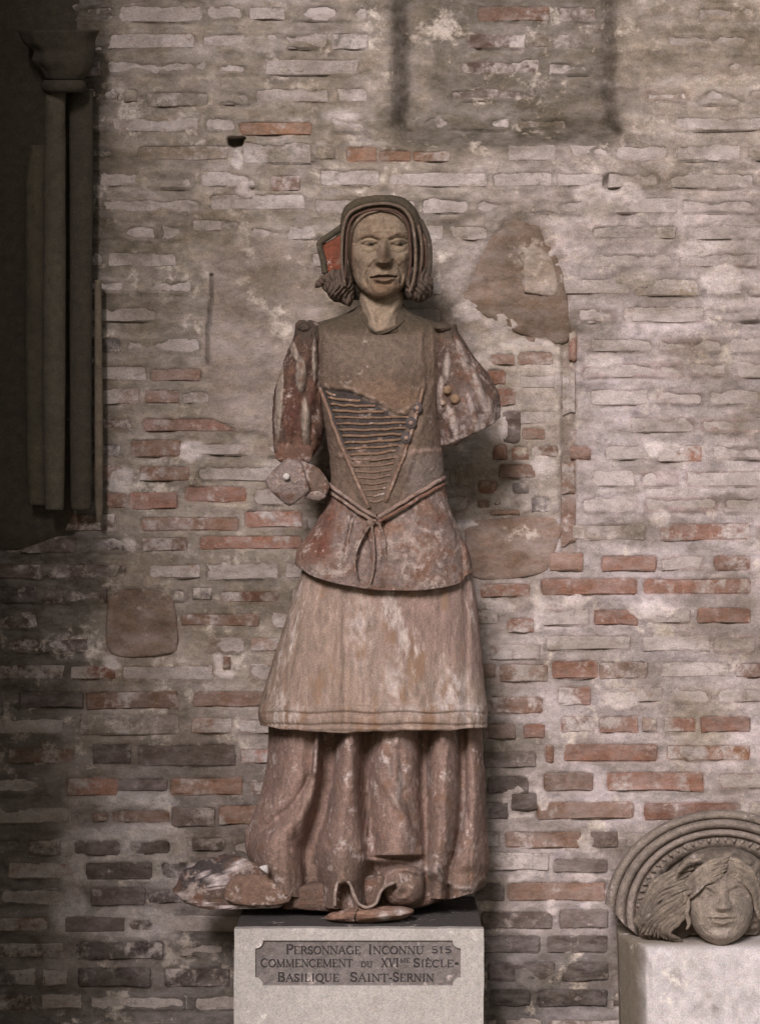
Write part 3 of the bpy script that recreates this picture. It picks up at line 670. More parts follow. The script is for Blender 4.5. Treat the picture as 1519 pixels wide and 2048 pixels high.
def word(mb, text, x0, x1, ybase, hcap, hsmall=None, wf=1.12):
    """text fitted between x0 and x1; first letter of a word hcap tall, the others hsmall"""
    hs = [hcap if (i == 0 or hsmall is None) else hsmall for i in range(len(text))]
    tot = sum(GL[c][0]*h for c, h in zip(text, hs)); k = (x1-x0)/tot; x = x0
    for c, h in zip(text, hs):
        gw, st = GL[c]
        for kind, pts in st:
            wd = (h*.155 if kind in 'vt' else h*.075)*wf
            stroke(mb, [(x+a*h*k, ybase-b*h) for a, b in pts], max(wd, 1.3))
            if kind == 'v':
                sx = x+pts[0][0]*h*k
                for yy in (ybase-pts[0][1]*h-.03*h, ybase-pts[1][1]*h+.03*h): stroke(mb, [(sx-.13*h, yy), (sx+.13*h, yy)], max(h*.07, 1.2))
        x += gw*h*k
for words_ in ([('PERSONNAGE', 571, 722, 1908, 19, 15.5), ('INCONNU', 735, 848, 1908, 19, 15.5), ('515', 861, 903, 1906, 13, None)],
               [('COMMENCEMENT', 521, 706, 1934, 17, 15.5), ('DU', 721, 745, 1934, 11, None), ('XVI', 762, 798, 1934, 17.5, None), ('ME', 800, 820, 1925, 8.5, None), ('SIÈCLE', 826, 907, 1934, 17.5, 14.5)],
               [('BASILIQUE', 554, 679, 1963, 18.5, 15.5), ('SAINT-', 700, 786, 1963, 18.5, 15.5), ('SERNIN', 785, 868, 1963, 18.5, 15.5)]):
    mb = MB()
    for t_ in words_: word(mb, *t_)
    if words_[0][0] == 'COMMENCEMENT':
        stroke(mb, [(910.5, 1927), (915.5, 1927)], 5)
    mb.build('inscription', M_ink, pq, smooth=False)

# ------------------------------------------------------------------ the statue
st = empty('statue', (0, 0, TOPZ))
tag(st, 'terracotta statue of a woman in hood and laced bodice with broken arms on pedestal', 'statue')
def loft(rows, nseg=120, e=1.0, dispy=None, shift=None, noise=1.2, nsc=14.0, seed=1, col=(0.3, 0.25, 0.2), colf=None, capt=True, capb=True, lip=0, thetas=None):
    """rows: arrays py, xl, xr, yf (front depth), yb (back depth)"""
    py, xl, xr, yf, yb = [np.asarray(a, float)[:, None] for a in rows]
    th = np.linspace(-math.pi, math.pi, nseg, endpoint=False)[None, :]
    s, c = np.sin(th), np.cos(th)
    sx = np.sign(s)*np.abs(s)**e; cyv = np.sign(c)*np.abs(c)**e
    cx, rx = (xl+xr)/2, (xr-xl)/2; cy, ry = (yf+yb)/2, (yb-yf)/2
    X = cx+rx*sx; Y = cy-ry*cyv; PYY = py+0*th
    if shift is not None: PYY = shift(X, PYY, c)
    fw = np.clip(c, 0, 1)**.6
    if dispy is not None: Y = Y-dispy(X, PYY)*fw
    nn = noise*1.5*fbm(X/nsc, PYY/nsc, Y/nsc, seed, 3)+.45*noise*fbm(X/4.5, PYY/4.5, Y/4.5, seed+3, 2)
    Y = Y-nn*np.abs(c); X = X+nn*s
    n = len(py); mb = MB()
    cc = np.broadcast_to(np.array(col, float), X.shape+(3,)).copy()
    if colf is not None: cc = colf(X, PYY, cc)
    mb.grid(P(X, PYY, Y).reshape(-1, 3), n, nseg, wrap=True, col=np.clip(cc, .01, .9).reshape(-1, 3))
    if lip:   # turn the hem inwards
        Xi = cx[-1]+(X[-1]-cx[-1])*(1-lip/rx[-1]); Yi = cy[-1]+(Y[-1]-cy[-1])*(1-lip/ry[-1]); b0 = mb.n
        mb.add(P(Xi, PYY[-1]+1, Yi), [], cc[-1]); mb.add(P(Xi, PYY[-1]-40, Yi), [], cc[-1])
        for r_, (A, B) in enumerate((((n-1)*nseg, b0), (b0, b0+nseg))):
            for i in range(nseg):
                k = (i+1) % nseg; mb.f.append((A+i, B+i, B+k, A+k))
    elif capb: mb.f.append(tuple(reversed(range((n-1)*nseg, n*nseg))))
    if capt: mb.f.append(tuple(range(nseg)))
    return mb
def rowsof(pys, tab):
    """tab rows: (py, xl, xr, yf, yb)"""
    return [pys]+[smoothi(pys, [(t[0], t[k]) for t in tab]) for k in (1, 2, 3, 4)]
def gauss(x, y, cx, cy, rx, ry): return np.exp(-((x-cx)/rx)**2-((y-cy)/ry)**2)
def segdist(X, Y, pts):
    d = np.full(np.broadcast(X, Y).shape, 1e9)
    for (ax, ay), (bx, by) in zip(pts[:-1], pts[1:]):
        t = np.clip(((X-ax)*(bx-ax)+(Y-ay)*(by-ay))/((bx-ax)**2+(by-ay)**2+1e-9), 0, 1); d = np.minimum(d, np.hypot(X-ax-t*(bx-ax), Y-ay-t*(by-ay)))
    return d
def groove(X, Y, pts, w): return np.exp(-(segdist(X, Y, pts)/w)**2)

# underskirt: rounded folds falling to the base
FOLDS = [  # (list of (py, centre, half width, height))
 [(1440,592,54,72),(1500,590,54,74),(1560,584,56,76),(1640,562,66,78),(1700,540,52,74),(1760,540,46,70)],
 [(1440,634,10,74),(1540,630,13,86),(1600,607,27,98),(1650,570,52,106),(1700,545,62,110),(1770,550,64,108)],
 [(1440,701,31,86),(1560,694,35,96),(1640,688,46,106),(1710,684,58,116),(1770,690,54,112)],
 [(1440,791,60,82),(1560,788,60,86),(1650,792,60,90),(1712,796,56,92),(1730,800,54,70)],
 [(1440,888,34,76),(1560,887,39,80),(1640,886,38,82),(1700,880,30,82),(1765,876,24,70)],
 [(1440,945,20,56),(1600,950,24,62),(1690,944,32,70),(1745,936,44,80),(1785,932,34,70)]]
def fold_depth(X, Y):
    d = np.zeros_like(X)
    for k, F in enumerate(FOLDS):
        c = smoothi(Y, [(f[0], f[1]) for f in F]); w = smoothi(Y, [(f[0], f[2]) for f in F]); h = smoothi(Y, [(f[0], f[3]) for f in F])
        if k == 3: h = h*(1-.62*sstep(1709, 1715, Y))            # this fold ends above the shoe
        w = w-(2, 1, 5, 7, 6, 3)[k]*(1-.5*sstep(1650, 1720, Y)); h = h*1.22
        u = (X-c)/w; d = np.maximum(d, h*np.clip(1-np.abs(u)**1.7, 0, 1)**.62)
    rid = groove(X, Y, [(765,1560),(790,1600),(825,1660),(852,1730)], 7); d = d+10*rid*(1-sstep(1715, 1740, Y))
    d = d+7*groove(X, Y, [(905,1560),(922,1600),(918,1660),(905,1700)], 9)
    d = d-9*groove(X, Y, [(780,1470),(775,1560)], 8)+5*groove(X, Y, [(710,1560),(716,1640),(730,1720)], 10)
    d = d-8*groove(X, Y, [(800,1500),(812,1600),(835,1690)], 9)+4*groove(X, Y, [(560,1480),(556,1560),(520,1650)], 14)-30*groove(X, Y, [(626,1560),(596,1615),(548,1650),(498,1672)], 13)
    # mouth of the front fold: arched hole, hollow and rim
    d = d-60*sstep(-3, 4, polydist(X, Y, [(677,1830),(676,1790),(680,1772),(690,1766),(700,1774),(706,1800),(712,1830)]))
    d = d-34*gauss(X, Y, 735, 1772, 21, 30)+10*groove(X, Y, [(668,1800),(671,1772),(686,1755),(702,1762)], 7)
    # shoe
    q = ((np.abs(X-806)/45)**2.8+(np.abs(Y-1772)/42)**2.8); sh = 104*np.clip(1-q, 0, 1)**.28
    d = np.maximum(d, sh)
    d = d+5*groove(X, Y, [(768,1752),(784,1741),(812,1739),(836,1748)], 4)+6*groove(X, Y, [(790,1786),(798,1776),(814,1776),(820,1786),(812,1797),(796,1797),(790,1786)], 3.2)-5*gauss(X, Y, 806, 1787, 6, 5)
    d = d+34*groove(X, Y, [(742,1718),(800,1724),(838,1734),(858,1746)], 12)
    # right hand folds turned up at the foot
    d = d+12*groove(X, Y, [(872,1738),(886,1760),(914,1776),(946,1776),(970,1756)], 8)-20*gauss(X, Y, 932, 1750, 28, 16)-14*gauss(X, Y, 880, 1716, 12, 18)+8*groove(X, Y, [(866,1740),(884,1772),(910,1792)], 9)
    pl = fbm(X/11, Y/150, 0, 55, 3); d = d+6.5*pl*sstep(1450, 1500, Y)-6*np.clip(np.abs(fbm(X/22, Y/110, 4, 56, 2))*-9+1, 0, 1)
    return d
pys = np.concatenate([np.arange(1440, 1680, 4.0), np.arange(1680, 1832, 1.6)])
YE = 1832.0
tabU = [(1440,538,964,0,130),(1500,536,966,-2,130),(1560,528,970,-4,130),(1640,503,973,-6,130),(1700,489,976,-8,130),(1760,492,979,-10,130),(1832,520,970,-10,130)]
def ush(X, Y, c):
    # the hem hangs at different heights; most of the change comes near the foot
    end = interp(X, [(480,1722),(500,1745),(560,1790),(620,1800),(655,1818),(740,1824),(775,1818),(840,1812),(852,1798),(900,1800),(915,1796),(950,1786),(980,1766)])
    return np.where(Y < 1640, Y, 1640+(Y-1640)/(YE-1640)*(end-1640))
def ucol(X, Y, c):
    a = np.array((0.285, 0.21, 0.172)); b = np.array((0.40, 0.35, 0.31)); br = np.array((0.20, 0.15, 0.115))
    n = fbm(X/40, Y/90, 0, 51, 3); c[:] = a*(1+.15*n)[..., None]
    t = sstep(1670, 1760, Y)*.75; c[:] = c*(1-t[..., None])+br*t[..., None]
    wv = np.clip(groove(X, Y, [(775,1490),(800,1600),(830,1670),(850,1740)], 16)+.8*groove(X, Y, [(918,1570),(920,1640),(900,1700)], 13)+.5*groove(X, Y, [(815,1470),(800,1560)], 16)+.7*groove(X, Y, [(512,1640),(522,1610)], 9), 0, 1)
    wv = wv*sstep(-.2, .3, fbm(X/10, Y/16, 2, 53, 3)); c[:] = c*(1-wv[..., None])+b*wv[..., None]
    wv = np.clip(.7*groove(X, Y, [(872,1738),(886,1760),(914,1776),(946,1776),(970,1756)], 4)+.6*groove(X, Y, [(768,1752),(784,1741),(812,1739)], 3)+groove(X, Y, [(843,1722),(856,1745)], 5)+gauss(X, Y, 786, 1802, 9, 4)+.5*groove(X, Y, [(770,1776),(788,1764)], 4), 0, 1)*sstep(-.4, .1, fbm(X/7, Y/7, 2, 54, 2)); c[:] = c*(1-wv[..., None])+np.array((.46, .41, .37))*wv[..., None]
    return c
def ufront(x, y): return tfront(x, y, 0, tabU, .8, lambda a, b: fold_depth(a, b)-4)
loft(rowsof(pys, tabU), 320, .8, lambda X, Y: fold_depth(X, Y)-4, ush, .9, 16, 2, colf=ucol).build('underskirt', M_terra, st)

# overskirt
tabO = [(1120,612,940,-78,100),(1170,594,948,-88,104),(1220,578,955,-96,108),(1290,556,962,-106,114),(1360,534,968,-114,118),(1410,520,973,-120,122),(1440,516,975,-121,124),(1462,521,974,-118,124)]
pys = np.concatenate([np.arange(1120, 1400, 5.0), np.arange(1400, 1463, 2.0)])
def osh(X, Y, c): return Y+(interp(X, [(510,-14),(560,-4),(640,2),(700,4),(800,0),(900,-1),(975,-8)])+3*fbm(X/30, 0*X, 0, 77, 2))*sstep(1380, 1462, Y)
def odisp(X, Y):
    s = sstep(1130, 1250, Y)
    d = 7*np.exp(-((X-(678-4*sstep(1200, 1450, Y)))/9)**2)*s - 6*np.exp(-((X-(692))/8)**2)*s
    d += 6*np.exp(-((X-618+18*sstep(1150, 1450, Y))/26)**2)*s - 7*np.exp(-((X-(932))/7)**2)+5*np.exp(-((X-948)/10)**2)
    d += 3*np.exp(-((X-800)/60)**2)-3*np.exp(-((X-870)/20)**2)*s
    d += 3.2*fbm(X/10, Y/140, 0, 64, 3)-2.5*np.clip(1-np.abs(fbm(X/30, Y/160, 7, 65, 2))*10, 0, 1)
    hb = sstep(1408, 1414, Y); d += 7*hb-7*np.exp(-((Y-1427-2*np.sin(X/19))/3.0)**2)-7*np.exp(-((Y-1450-1.5*np.sin(X/23))/2.6)**2)+3*np.exp(-((Y-1457)/4)**2)
    return d
def ocol(X, Y, c):
    n = fbm(X/16, Y/120, 0, 61, 3); n2_ = fbm(X/40, Y/50, 3, 62, 3)
    a = np.array((0.33, 0.265, 0.215)); pk = np.array((0.315, 0.24, 0.205)); wh = np.array((0.62, 0.58, 0.55))
    c[:] = a*(1+.22*n)[..., None]
    t = sstep(740, 800, X+20*n2_)*(1-sstep(1290, 1340, Y+40*n2_-.25*(X-800))); c[:] = c*(1-t[..., None])+pk*(1+.06*n2_)[..., None]*t[..., None]
    w = np.clip(gauss(X, Y, 905, 1375, 34, 42)+.9*gauss(X, Y, 955, 1430, 26, 22)+.7*gauss(X, Y, 870, 1420, 60, 12)+.6*gauss(X, Y, 790, 1370, 34, 50)+.6*gauss(X, Y, 720, 1260, 26, 70)+.6*gauss(X, Y, 595, 1428, 30, 14), 0, 1)
    w = w*sstep(-.35, .25, fbm(X/9, Y/14, 5, 63, 3)); c[:] = c*(1-w[..., None])+wh*w[..., None]
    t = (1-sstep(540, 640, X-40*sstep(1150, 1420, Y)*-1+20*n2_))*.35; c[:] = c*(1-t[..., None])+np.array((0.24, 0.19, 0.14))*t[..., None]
    return c
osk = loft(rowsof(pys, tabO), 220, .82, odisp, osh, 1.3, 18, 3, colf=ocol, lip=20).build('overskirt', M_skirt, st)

# torso and bodice
tabT = [(608,722,806,-32,55),(622,700,818,-44,62),(634,672,842,-52,68),(646,632,876,-56,74),(660,612,893,-60,78),(690,622,888,-68,82),(730,632,884,-76,82),(780,638,880,-80,80),(830,645,879,-80,76),(880,654,884,-78,72),(920,660,887,-76,70),(960,662,889,-76,70),(1000,655,893,-78,74),(1030,650,896,-80,76)]
SHIELD = [(648,668),(846,668),(842,770),(832,806),(812,830),(790,826),(752,802),(700,782),(646,776)]
LACED = [(640,768),(700,780),(752,802),(790,828),(822,812),(800,900),(772,1010),(752,1034),(738,1015),(700,920),(660,830)]
def tdisp(X, Y):
    d = 5.5*sstep(-3, 3, polydist(X, Y, SHIELD))
    d += 2.5*np.exp(-((X-736)/4)**2)*sstep(690, 720, Y)*(1-sstep(770, 800, Y))
    d -= 4*sstep(-4, 4, polydist(X, Y, LACED))*(1-sstep(-3, 3, polydist(X, Y, SHIELD)))
    d += 5*groove(X, Y, [(640,778),(668,850),(705,940),(738,1015)], 6)+4*groove(X, Y, [(652,770),(682,850),(715,930)], 4)
    d += 5*groove(X, Y, [(846,775),(828,830),(802,900),(772,1000)], 6)+4*groove(X, Y, [(866,770),(850,830),(812,960)], 6)
    d += 4*groove(X, Y, [(843,668),(848,775)], 4)+3*groove(X, Y, [(866,660),(868,770)], 3)+4*groove(X, Y, [(648,668),(640,778)], 4)
    d += 6*gauss(X, Y, 690, 745, 42, 40)+6*gauss(X, Y, 802, 745, 42, 40)
    d += 3*groove(X, Y, [(655,905),(720,925),(815,905),(890,898)], 4)
    d -= 3*groove(X, Y, [(835,910),(800,1000)], 4)+3*groove(X, Y, [(690,925),(692,960),(722,1010)], 4)
    return d
def tcol(X, Y, c):
    n = fbm(X/30, Y/30, 0, 71, 3)
    c[:] = np.array((0.215, 0.165, 0.125))*(1+.2*n)[..., None]
    t = 1-sstep(652, 684, Y+3*n); c[:] = c*(1-t[..., None])+np.array((0.115, 0.095, 0.065))*t[..., None]
    t = sstep(-2, 4, polydist(X, Y, SHIELD))*sstep(655, 685, Y); sh = np.array((0.215, 0.175, 0.135))+np.array((0.05, 0.01, -.01))*sstep(720, 810, Y)[..., None]
    c[:] = c*(1-t[..., None])+sh*(1+.12*n)[..., None]*t[..., None]
    t = sstep(-3, 3, polydist(X, Y, LACED))*(1-sstep(-3, 3, polydist(X, Y, SHIELD)))*(1-sstep(880, 930, Y)); c[:] = c*(1-t[..., None])+np.array((0.085, 0.075, 0.07))*t[..., None]
    t = np.clip(groove(X, Y, [(650,772),(700,778),(752,802),(790,830),(822,815),(838,780)], 5)*1.2, 0, 1)*sstep(-.3, .2, fbm(X/9, Y/9, 0, 72, 2)); c[:] = c*(1-t[..., None])+np.array((0.46, 0.37, 0.30))*t[..., None]
    t = np.clip(groove(X, Y, [(655,905),(720,925),(815,905),(890,898)], 6)+groove(X, Y, [(720,900),(760,880),(800,895)], 5), 0, 1)*sstep(-.1, .3, fbm(X/11, Y/9, 0, 73, 2)); c[:] = c*(1-t[..., None])+np.array((0.45, 0.34, 0.28))*t[..., None]
    t = sstep(890, 930, Y)*sstep(800, 830, X)*.7; c[:] = c*(1-t[..., None])+np.array((0.25, 0.22, 0.195))*t[..., None]
    return c
pys = np.concatenate([np.arange(608, 660, 3.0), np.arange(660, 1031, 3.0)])
loft(rowsof(pys, tabT), 220, .86, tdisp, None, 1.0, 16, 4, colf=tcol).build('bodice', M_cloth, st)
def tfront(x, py, off=0.0, tab=tabT, e=.86, disp=tdisp):
    """front depth of a lofted garment at a pixel"""
    x = np.asarray(x, float); py = np.asarray(py, float)
    xl, xr, yf, yb = [smoothi(py, [(t[0], t[k]) for t in tab]) for k in (1, 2, 3, 4)]
    u = np.clip(np.abs((x-(xl+xr)/2)/((xr-xl)/2)), 0, .999); s = u**(1/e); c = np.sqrt(1-s*s)**e
    return (yf+yb)/2-(yb-yf)/2*c-(disp(x, py)*np.sqrt(1-s*s)**.6 if disp else 0)-off
def surf_tube(name, pts, r, mat, parent, off=0, n=7, m=None, col=(0.3, 0.22, 0.16), front=tfront, flat=1.0, wob=0):
    q = spline(pts, m or max(6, len(pts)*5))
    if wob: q = q+wob*np.stack([fbm(q[:, 0]/14, q[:, 1]/14, 0, 91, 2), fbm(q[:, 0]/14, q[:, 1]/14, 5, 92, 2)], -1)
    mb = MB(); rr = np.asarray(r)*(1+.18*fbm(q[:, 0]/9, q[:, 1]/9, 0, 93, 2))
    tube(mb, P(q[:, 0], q[:, 1], front(q[:, 0], q[:, 1])-off), rr*K, n, col, flat)
    return mb.build(name, mat, parent)
# lacing ribs across the front
lft = [(640,770),(668,850),(705,940),(738,1015)]; rgt = [(842,800),(828,830),(802,900),(772,1000)]
for y in [786,798,810,822,834,846,858,870,882,894,906]:
    xa = interp(y, [(p[1], p[0]) for p in lft])+8; xb = min(interp(y, [(p[1], p[0]) for p in rgt])-8, 900)
    # the broken shield hides the upper right ends
    while xb > xa+20 and polydist(np.array([xb]), np.array([y-4.0]), SHIELD)[0] > -3: xb -= 4
    sl = np.interp(y, [786, 840, 906], [7, -1, -9])
    surf_tube('lace', [(xa, y-sl*.5), ((xa+xb)/2, y+1.5), (xb, y+sl*.6)], R.uniform(2.3, 3.0), M_terra, st, .8, col=(0.24, 0.165, 0.105), wob=2.0)
for y in range(918, 1012, 12):
    xa = interp(y, [(p[1], p[0]) for p in lft])+6; xb = interp(y, [(p[1], p[0]) for p in rgt])-6
    surf_tube('lace', [(xa, y+1), ((xa+xb)/2, y+2), (xb, y-3)], 2.3, M_terra, st, .4, col=(0.225, 0.165, 0.12), wob=1.4)
for a, b in (((640,776), (738,1016)), ((846,778), (772,1002))):
    midp = ((a[0]+b[0])/2+(-4 if a[0] < 700 else 6), (a[1]+b[1])/2)
    surf_tube('edging', [a, midp, b], 3.6, M_paint, st, 1.5, col=(0.33, 0.235, 0.17), wob=2, m=26)
def bump_disc(name, x, y, r, front, mat, parent, col, h=.6, ry=None, off=0):
    mb = MB(); ry = ry or r; th = np.linspace(0, 2*math.pi, 16, endpoint=False); vv = []
    yd0 = float(front(np.array([x]), np.array([y]))[0])-off
    lev = [(1.0, 5), (1.0, 0), (.92, -r*h*.5), (.7, -r*h*.8), (.4, -r*h)]
    for k, dz in lev: vv.append(P(x+r*k*np.sin(th), y+ry*k*np.cos(th), yd0+dz))
    mb.grid(np.concatenate(vv), len(lev), 16, wrap=True, col=col, flip=True); mb.f.append(tuple((len(lev)-1)*16+i for i in range(16)))
    return mb.build(name, mat, parent)
for x, y in ((834,816),(822,846),(812,876)):
    b = bump_disc('button', x, y, 11, tfront, M_terra, st, (0.10, 0.09, 0.085), .35, 13)
    bump_disc('button_centre', x, y, 5, lambda a, c: tfront(a, c, 3.5), M_terra, b, (0.34, 0.25, 0.2), .8)

# jacket skirt below the waist
tabJ = [(955,662,889,-84,72),(985,656,893,-90,78),(1020,645,903,-98,86),(1060,628,916,-106,94),(1100,610,930,-113,102),(1140,594,941,-119,108),(1178,590,947,-122,110)]
def jtop(X): return interp(X, [(600,952),(655,970),(755,1034),(889,962),(950,950)])
def jbot(X): return smoothi(X, [(585,1122),(596,1134),(640,1158),(700,1172),(760,1180),(830,1181),(890,1174),(925,1164),(931,1152),(946,1146),(960,1144)])
def jsh(X, Y, c):
    t = (Y-955)/(1178-955); top = np.where(c > 0, jtop(X), 960); return top+t*(jbot(X)-top)
def jdisp(X, Y):
    d = -11*groove(X, Y, [(705,1035),(694,1090),(688,1140)], 4)-12*groove(X, Y, [(766,1042),(772,1090),(770,1176)], 4)
    lens = [(730,1058),(716,1085),(708,1120),(714,1165),(738,1176),(746,1120),(742,1075)]
    d = d-16*sstep(-2, 7, polydist(X, Y, lens))+8*groove(X, Y, lens[:4], 4)+10*groove(X, Y, [(730,1058),(745,1090),(748,1130),(740,1175)], 3.5)
    d = d-14*groove(X, Y, [(892,985),(912,1060),(926,1120),(930,1165)], 5)+4*groove(X, Y, [(902,985),(924,1060),(938,1140)], 6)
    d = d+5*gauss(X, Y, 840, 1090, 60, 70)+4*np.exp(-((X-(655-.2*(Y-1100)))/20)**2)+4*groove(X, Y, [(748,1042),(755,1100),(756,1170)], 8)
    return d
def jcol(X, Y, c):
    n = fbm(X/26, Y/26, 0, 81, 3); n2_ = fbm(X/50, Y/34, 2, 82, 3)
    c[:] = np.array((0.265, 0.215, 0.185))*(1+.2*n)[..., None]
    t = sstep(.0, .35, n2_)*.8; c[:] = c*(1-t[..., None])+np.array((0.29, 0.185, 0.13))*t[..., None]
    t = np.clip(gauss(X, Y, 640, 1090, 30, 50)+.8*gauss(X, Y, 660, 1020, 14, 40), 0, 1)*sstep(-.3, .2, n); c[:] = c*(1-t[..., None])+np.array((0.19, 0.085, 0.055))*t[..., None]
    t = np.clip(gauss(X, Y, 830, 1085, 44, 40)+.9*gauss(X, Y, 636, 1140, 30, 14)+gauss(X, Y, 676, 1115, 10, 16)+gauss(X, Y, 936, 1125, 12, 28)+.7*gauss(X, Y, 800, 1110, 16, 40), 0, 1)*sstep(-.2, .3, fbm(X/11, Y/11, 4, 83, 3)); c[:] = c*(1-t[..., None])+np.array((0.46, 0.39, 0.335))*t[..., None]
    t = np.clip(gauss(X, Y, 935, 1075, 10, 50)+gauss(X, Y, 880, 1035, 16, 12), 0, 1)*.8; c[:] = c*(1-t[..., None])+np.array((0.25, 0.12, 0.07))*t[..., None]
    return c
pys = np.concatenate([np.arange(955, 1172, 3.0), [1174, 1176, 1178]])
jk = loft(rowsof(pys, tabJ), 220, .84, jdisp, jsh, 1.2, 15, 5, colf=jcol, lip=16, capt=False).build('jacket_skirt', M_paint, st)
def jfront(x, y): return tfront(x, y, 0, tabJ, .84, jdisp)
surf_tube('cord', [(657,968),(690,993),(725,1018),(752,1033)], 4.2, M_paint, st, 2, col=(0.40, 0.31, 0.25), front=jfront, wob=1.5, m=30)
surf_tube('cord', [(652,978),(690,1005),(725,1029),(752,1043)], 3.6, M_paint, st, 2, col=(0.36, 0.28, 0.22), front=jfront, wob=1.5, m=30)
surf_tube('cord', [(758,1034),(790,1014),(840,984),(889,955)], 4.2, M_paint, st, 2, col=(0.40, 0.31, 0.25), front=jfront, wob=1.5, m=30)
surf_tube('cord', [(758,1044),(792,1024),(842,994),(891,966)], 3.6, M_paint, st, 2, col=(0.27, 0.16, 0.11), front=jfront, wob=1.5, m=30)

for pts in ([(742,1048),(730,1064),(716,1092),(709,1124),(716,1156),(736,1174)], [(742,1048),(746,1068),(748,1100),(747,1140),(738,1174)], [(757,1042),(768,1078),(772,1122),(768,1174)], [(706,1036),(695,1086),(689,1138)]):
    surf_tube('loop_cord', pts, 2.6, M_paint, st, .5, col=(0.30, 0.235, 0.19), front=jfront, wob=2, m=30)
bump_disc('knot', 741, 1046, 9, jfront, M_paint, st, (0.30, 0.235, 0.19), .7, 8)
# sleeves
def sleeve_l():
    tab = [(640,599,622,-24,26),(648,592,640,-40,44),(664,590,648,-48,54),(700,577,647,-54,58),(750,559,645,-58,60),(800,547,646,-60,60),(850,545,650,-58,58),(890,548,640,-50,52),(918,552,622,-42,44)]
    lenses = [(602,750,12,36,.0),(558,810,8,95,.06),(612,850,9,60,-.04),(588,700,7,34,-.35),(630,720,6,50,0),(574,905,10,20,.2)]
    def ln(X, Y):
        o = np.zeros_like(X)
        for cx, cy, w_, h_, a in lenses:
            dx, dy = X-cx, Y-cy; u = dx*math.cos(a)+dy*math.sin(a); v = -dx*math.sin(a)+dy*math.cos(a)
            o = np.maximum(o, np.clip(1-(u/w_)**2-(v/h_)**2, 0, 1)**.5)
        return o
    def dp(X, Y): return 13*ln(X, Y)+3.2*np.cos((X+.25*(Y-750))/4.6)*sstep(680, 720, Y)+3*gauss(X, Y, 612, 655, 14, 8)-6*groove(X, Y, [(640,690),(632,800),(640,880)], 6)
    def cf(X, Y, c):
        n = fbm(X/14, Y/30, 0, 101, 3); c[:] = np.array((0.115, 0.075, 0.055))*(1+.3*n)[..., None]
        t = np.clip(gauss(X, Y, 585, 830, 22, 60)+gauss(X, Y, 627, 790, 10, 30), 0, 1)*.8; c[:] = c*(1-t[..., None])+np.array((0.15, 0.07, 0.05))*t[..., None]
        t = sstep(.1, .6, ln(X, Y))*(.7+.3*n); c[:] = c*(1-t[..., None])+np.array((0.50, 0.455, 0.37))*t[..., None]
        t = 1-sstep(665, 690, Y); c[:] = c*(1-t[..., None])+np.array((0.10, 0.08, 0.06))*t[..., None]
        t = sstep(860, 900, Y)*.7; c[:] = c*(1-t[..., None])+np.array((0.25, 0.15, 0.10))*t[..., None]
        return c
    return loft(rowsof(np.arange(640, 919, 3.0), tab), 110, .95, dp, None, 1.6, 10, 6, colf=cf)
s1 = sleeve_l().build('sleeve', M_paint, st)
def sleeve_r():
    tab = [(648,884,912,-26,30),(660,870,914,-40,44),(680,866,926,-50,54),(720,866,948,-58,60),(760,866,974,-66,64),(800,868,990,-72,68),(835,872,999,-76,70),(862,876,1000,-76,70),(890,880,1000,-72,66)]
    lenses = [(893,735,8,34,.1),(935,740,7,60,-.42),(962,790,8,66,-.32),(905,845,9,40,-.3),(946,830,9,50,-.28),(985,830,6,40,-.2),(880,790,7,40,.05),(925,700,6,30,-.5)]
    def ln(X, Y):
        o = np.zeros_like(X)
        for cx, cy, w_, h_, a in lenses:
            dx, dy = X-cx, Y-cy; u = dx*math.cos(a)+dy*math.sin(a); v = -dx*math.sin(a)+dy*math.cos(a)
            o = np.maximum(o, np.clip(1-(u/w_)**2-(v/h_)**2, 0, 1)**.5)
        return o
    def dp(X, Y): return 12*ln(X, Y)+3.4*np.cos((X-.32*(Y-700))/5.0)*sstep(690, 730, Y)-5*groove(X, Y, [(868,690),(872,800),(884,880)], 6)
    def sh(X, Y, c):
        end = interp(X, [(860,896),(893,892),(930,876),(965,862),(988,848),(1004,832)])
        t = (Y-648)/(890-648); return 648+t*(end-648)
    def cf(X, Y, c):
        n = fbm(X/12, Y/22, 0, 111, 3); c[:] = np.array((0.155, 0.115, 0.09))*(1+.35*n)[..., None]
        t = sstep(.1, .6, ln(X, Y))*(.75+.3*n); c[:] = c*(1-t[..., None])+np.array((0.52, 0.47, 0.42))*t[..., None]
        t = np.clip(sstep(840, 880, Y+.5*(X-890))*sstep(-.2, .25, fbm(X/9, Y/9, 0, 112, 3))*.8+gauss(X, Y, 935, 800, 16, 22)*.6, 0, 1); c[:] = c*(1-t[..., None])+np.array((0.54, 0.49, 0.46))*t[..., None]
        t = 1-sstep(665, 690, Y); c[:] = c*(1-t[..., None])+np.array((0.12, 0.095, 0.07))*t[..., None]
        return c
    return loft(rowsof(np.arange(648, 891, 3.0), tab), 120, .95, dp, sh, 1.6, 10, 7, colf=cf, lip=26, capt=True), tab
sr, tabS = sleeve_r(); s2 = sr.build('sleeve', M_paint, st); s2['label'] = 'wide bell sleeve cut off above the elbow'
def sfront(x, y): return tfront(x, y, 0, tabS, .95, None)
for x, y, r in ((910,798,10),(895,780,9),(886,806,6)): bump_disc('knob', x, y, r, sfront, M_terra, s2, (0.30, 0.215, 0.13), .9, off=5)
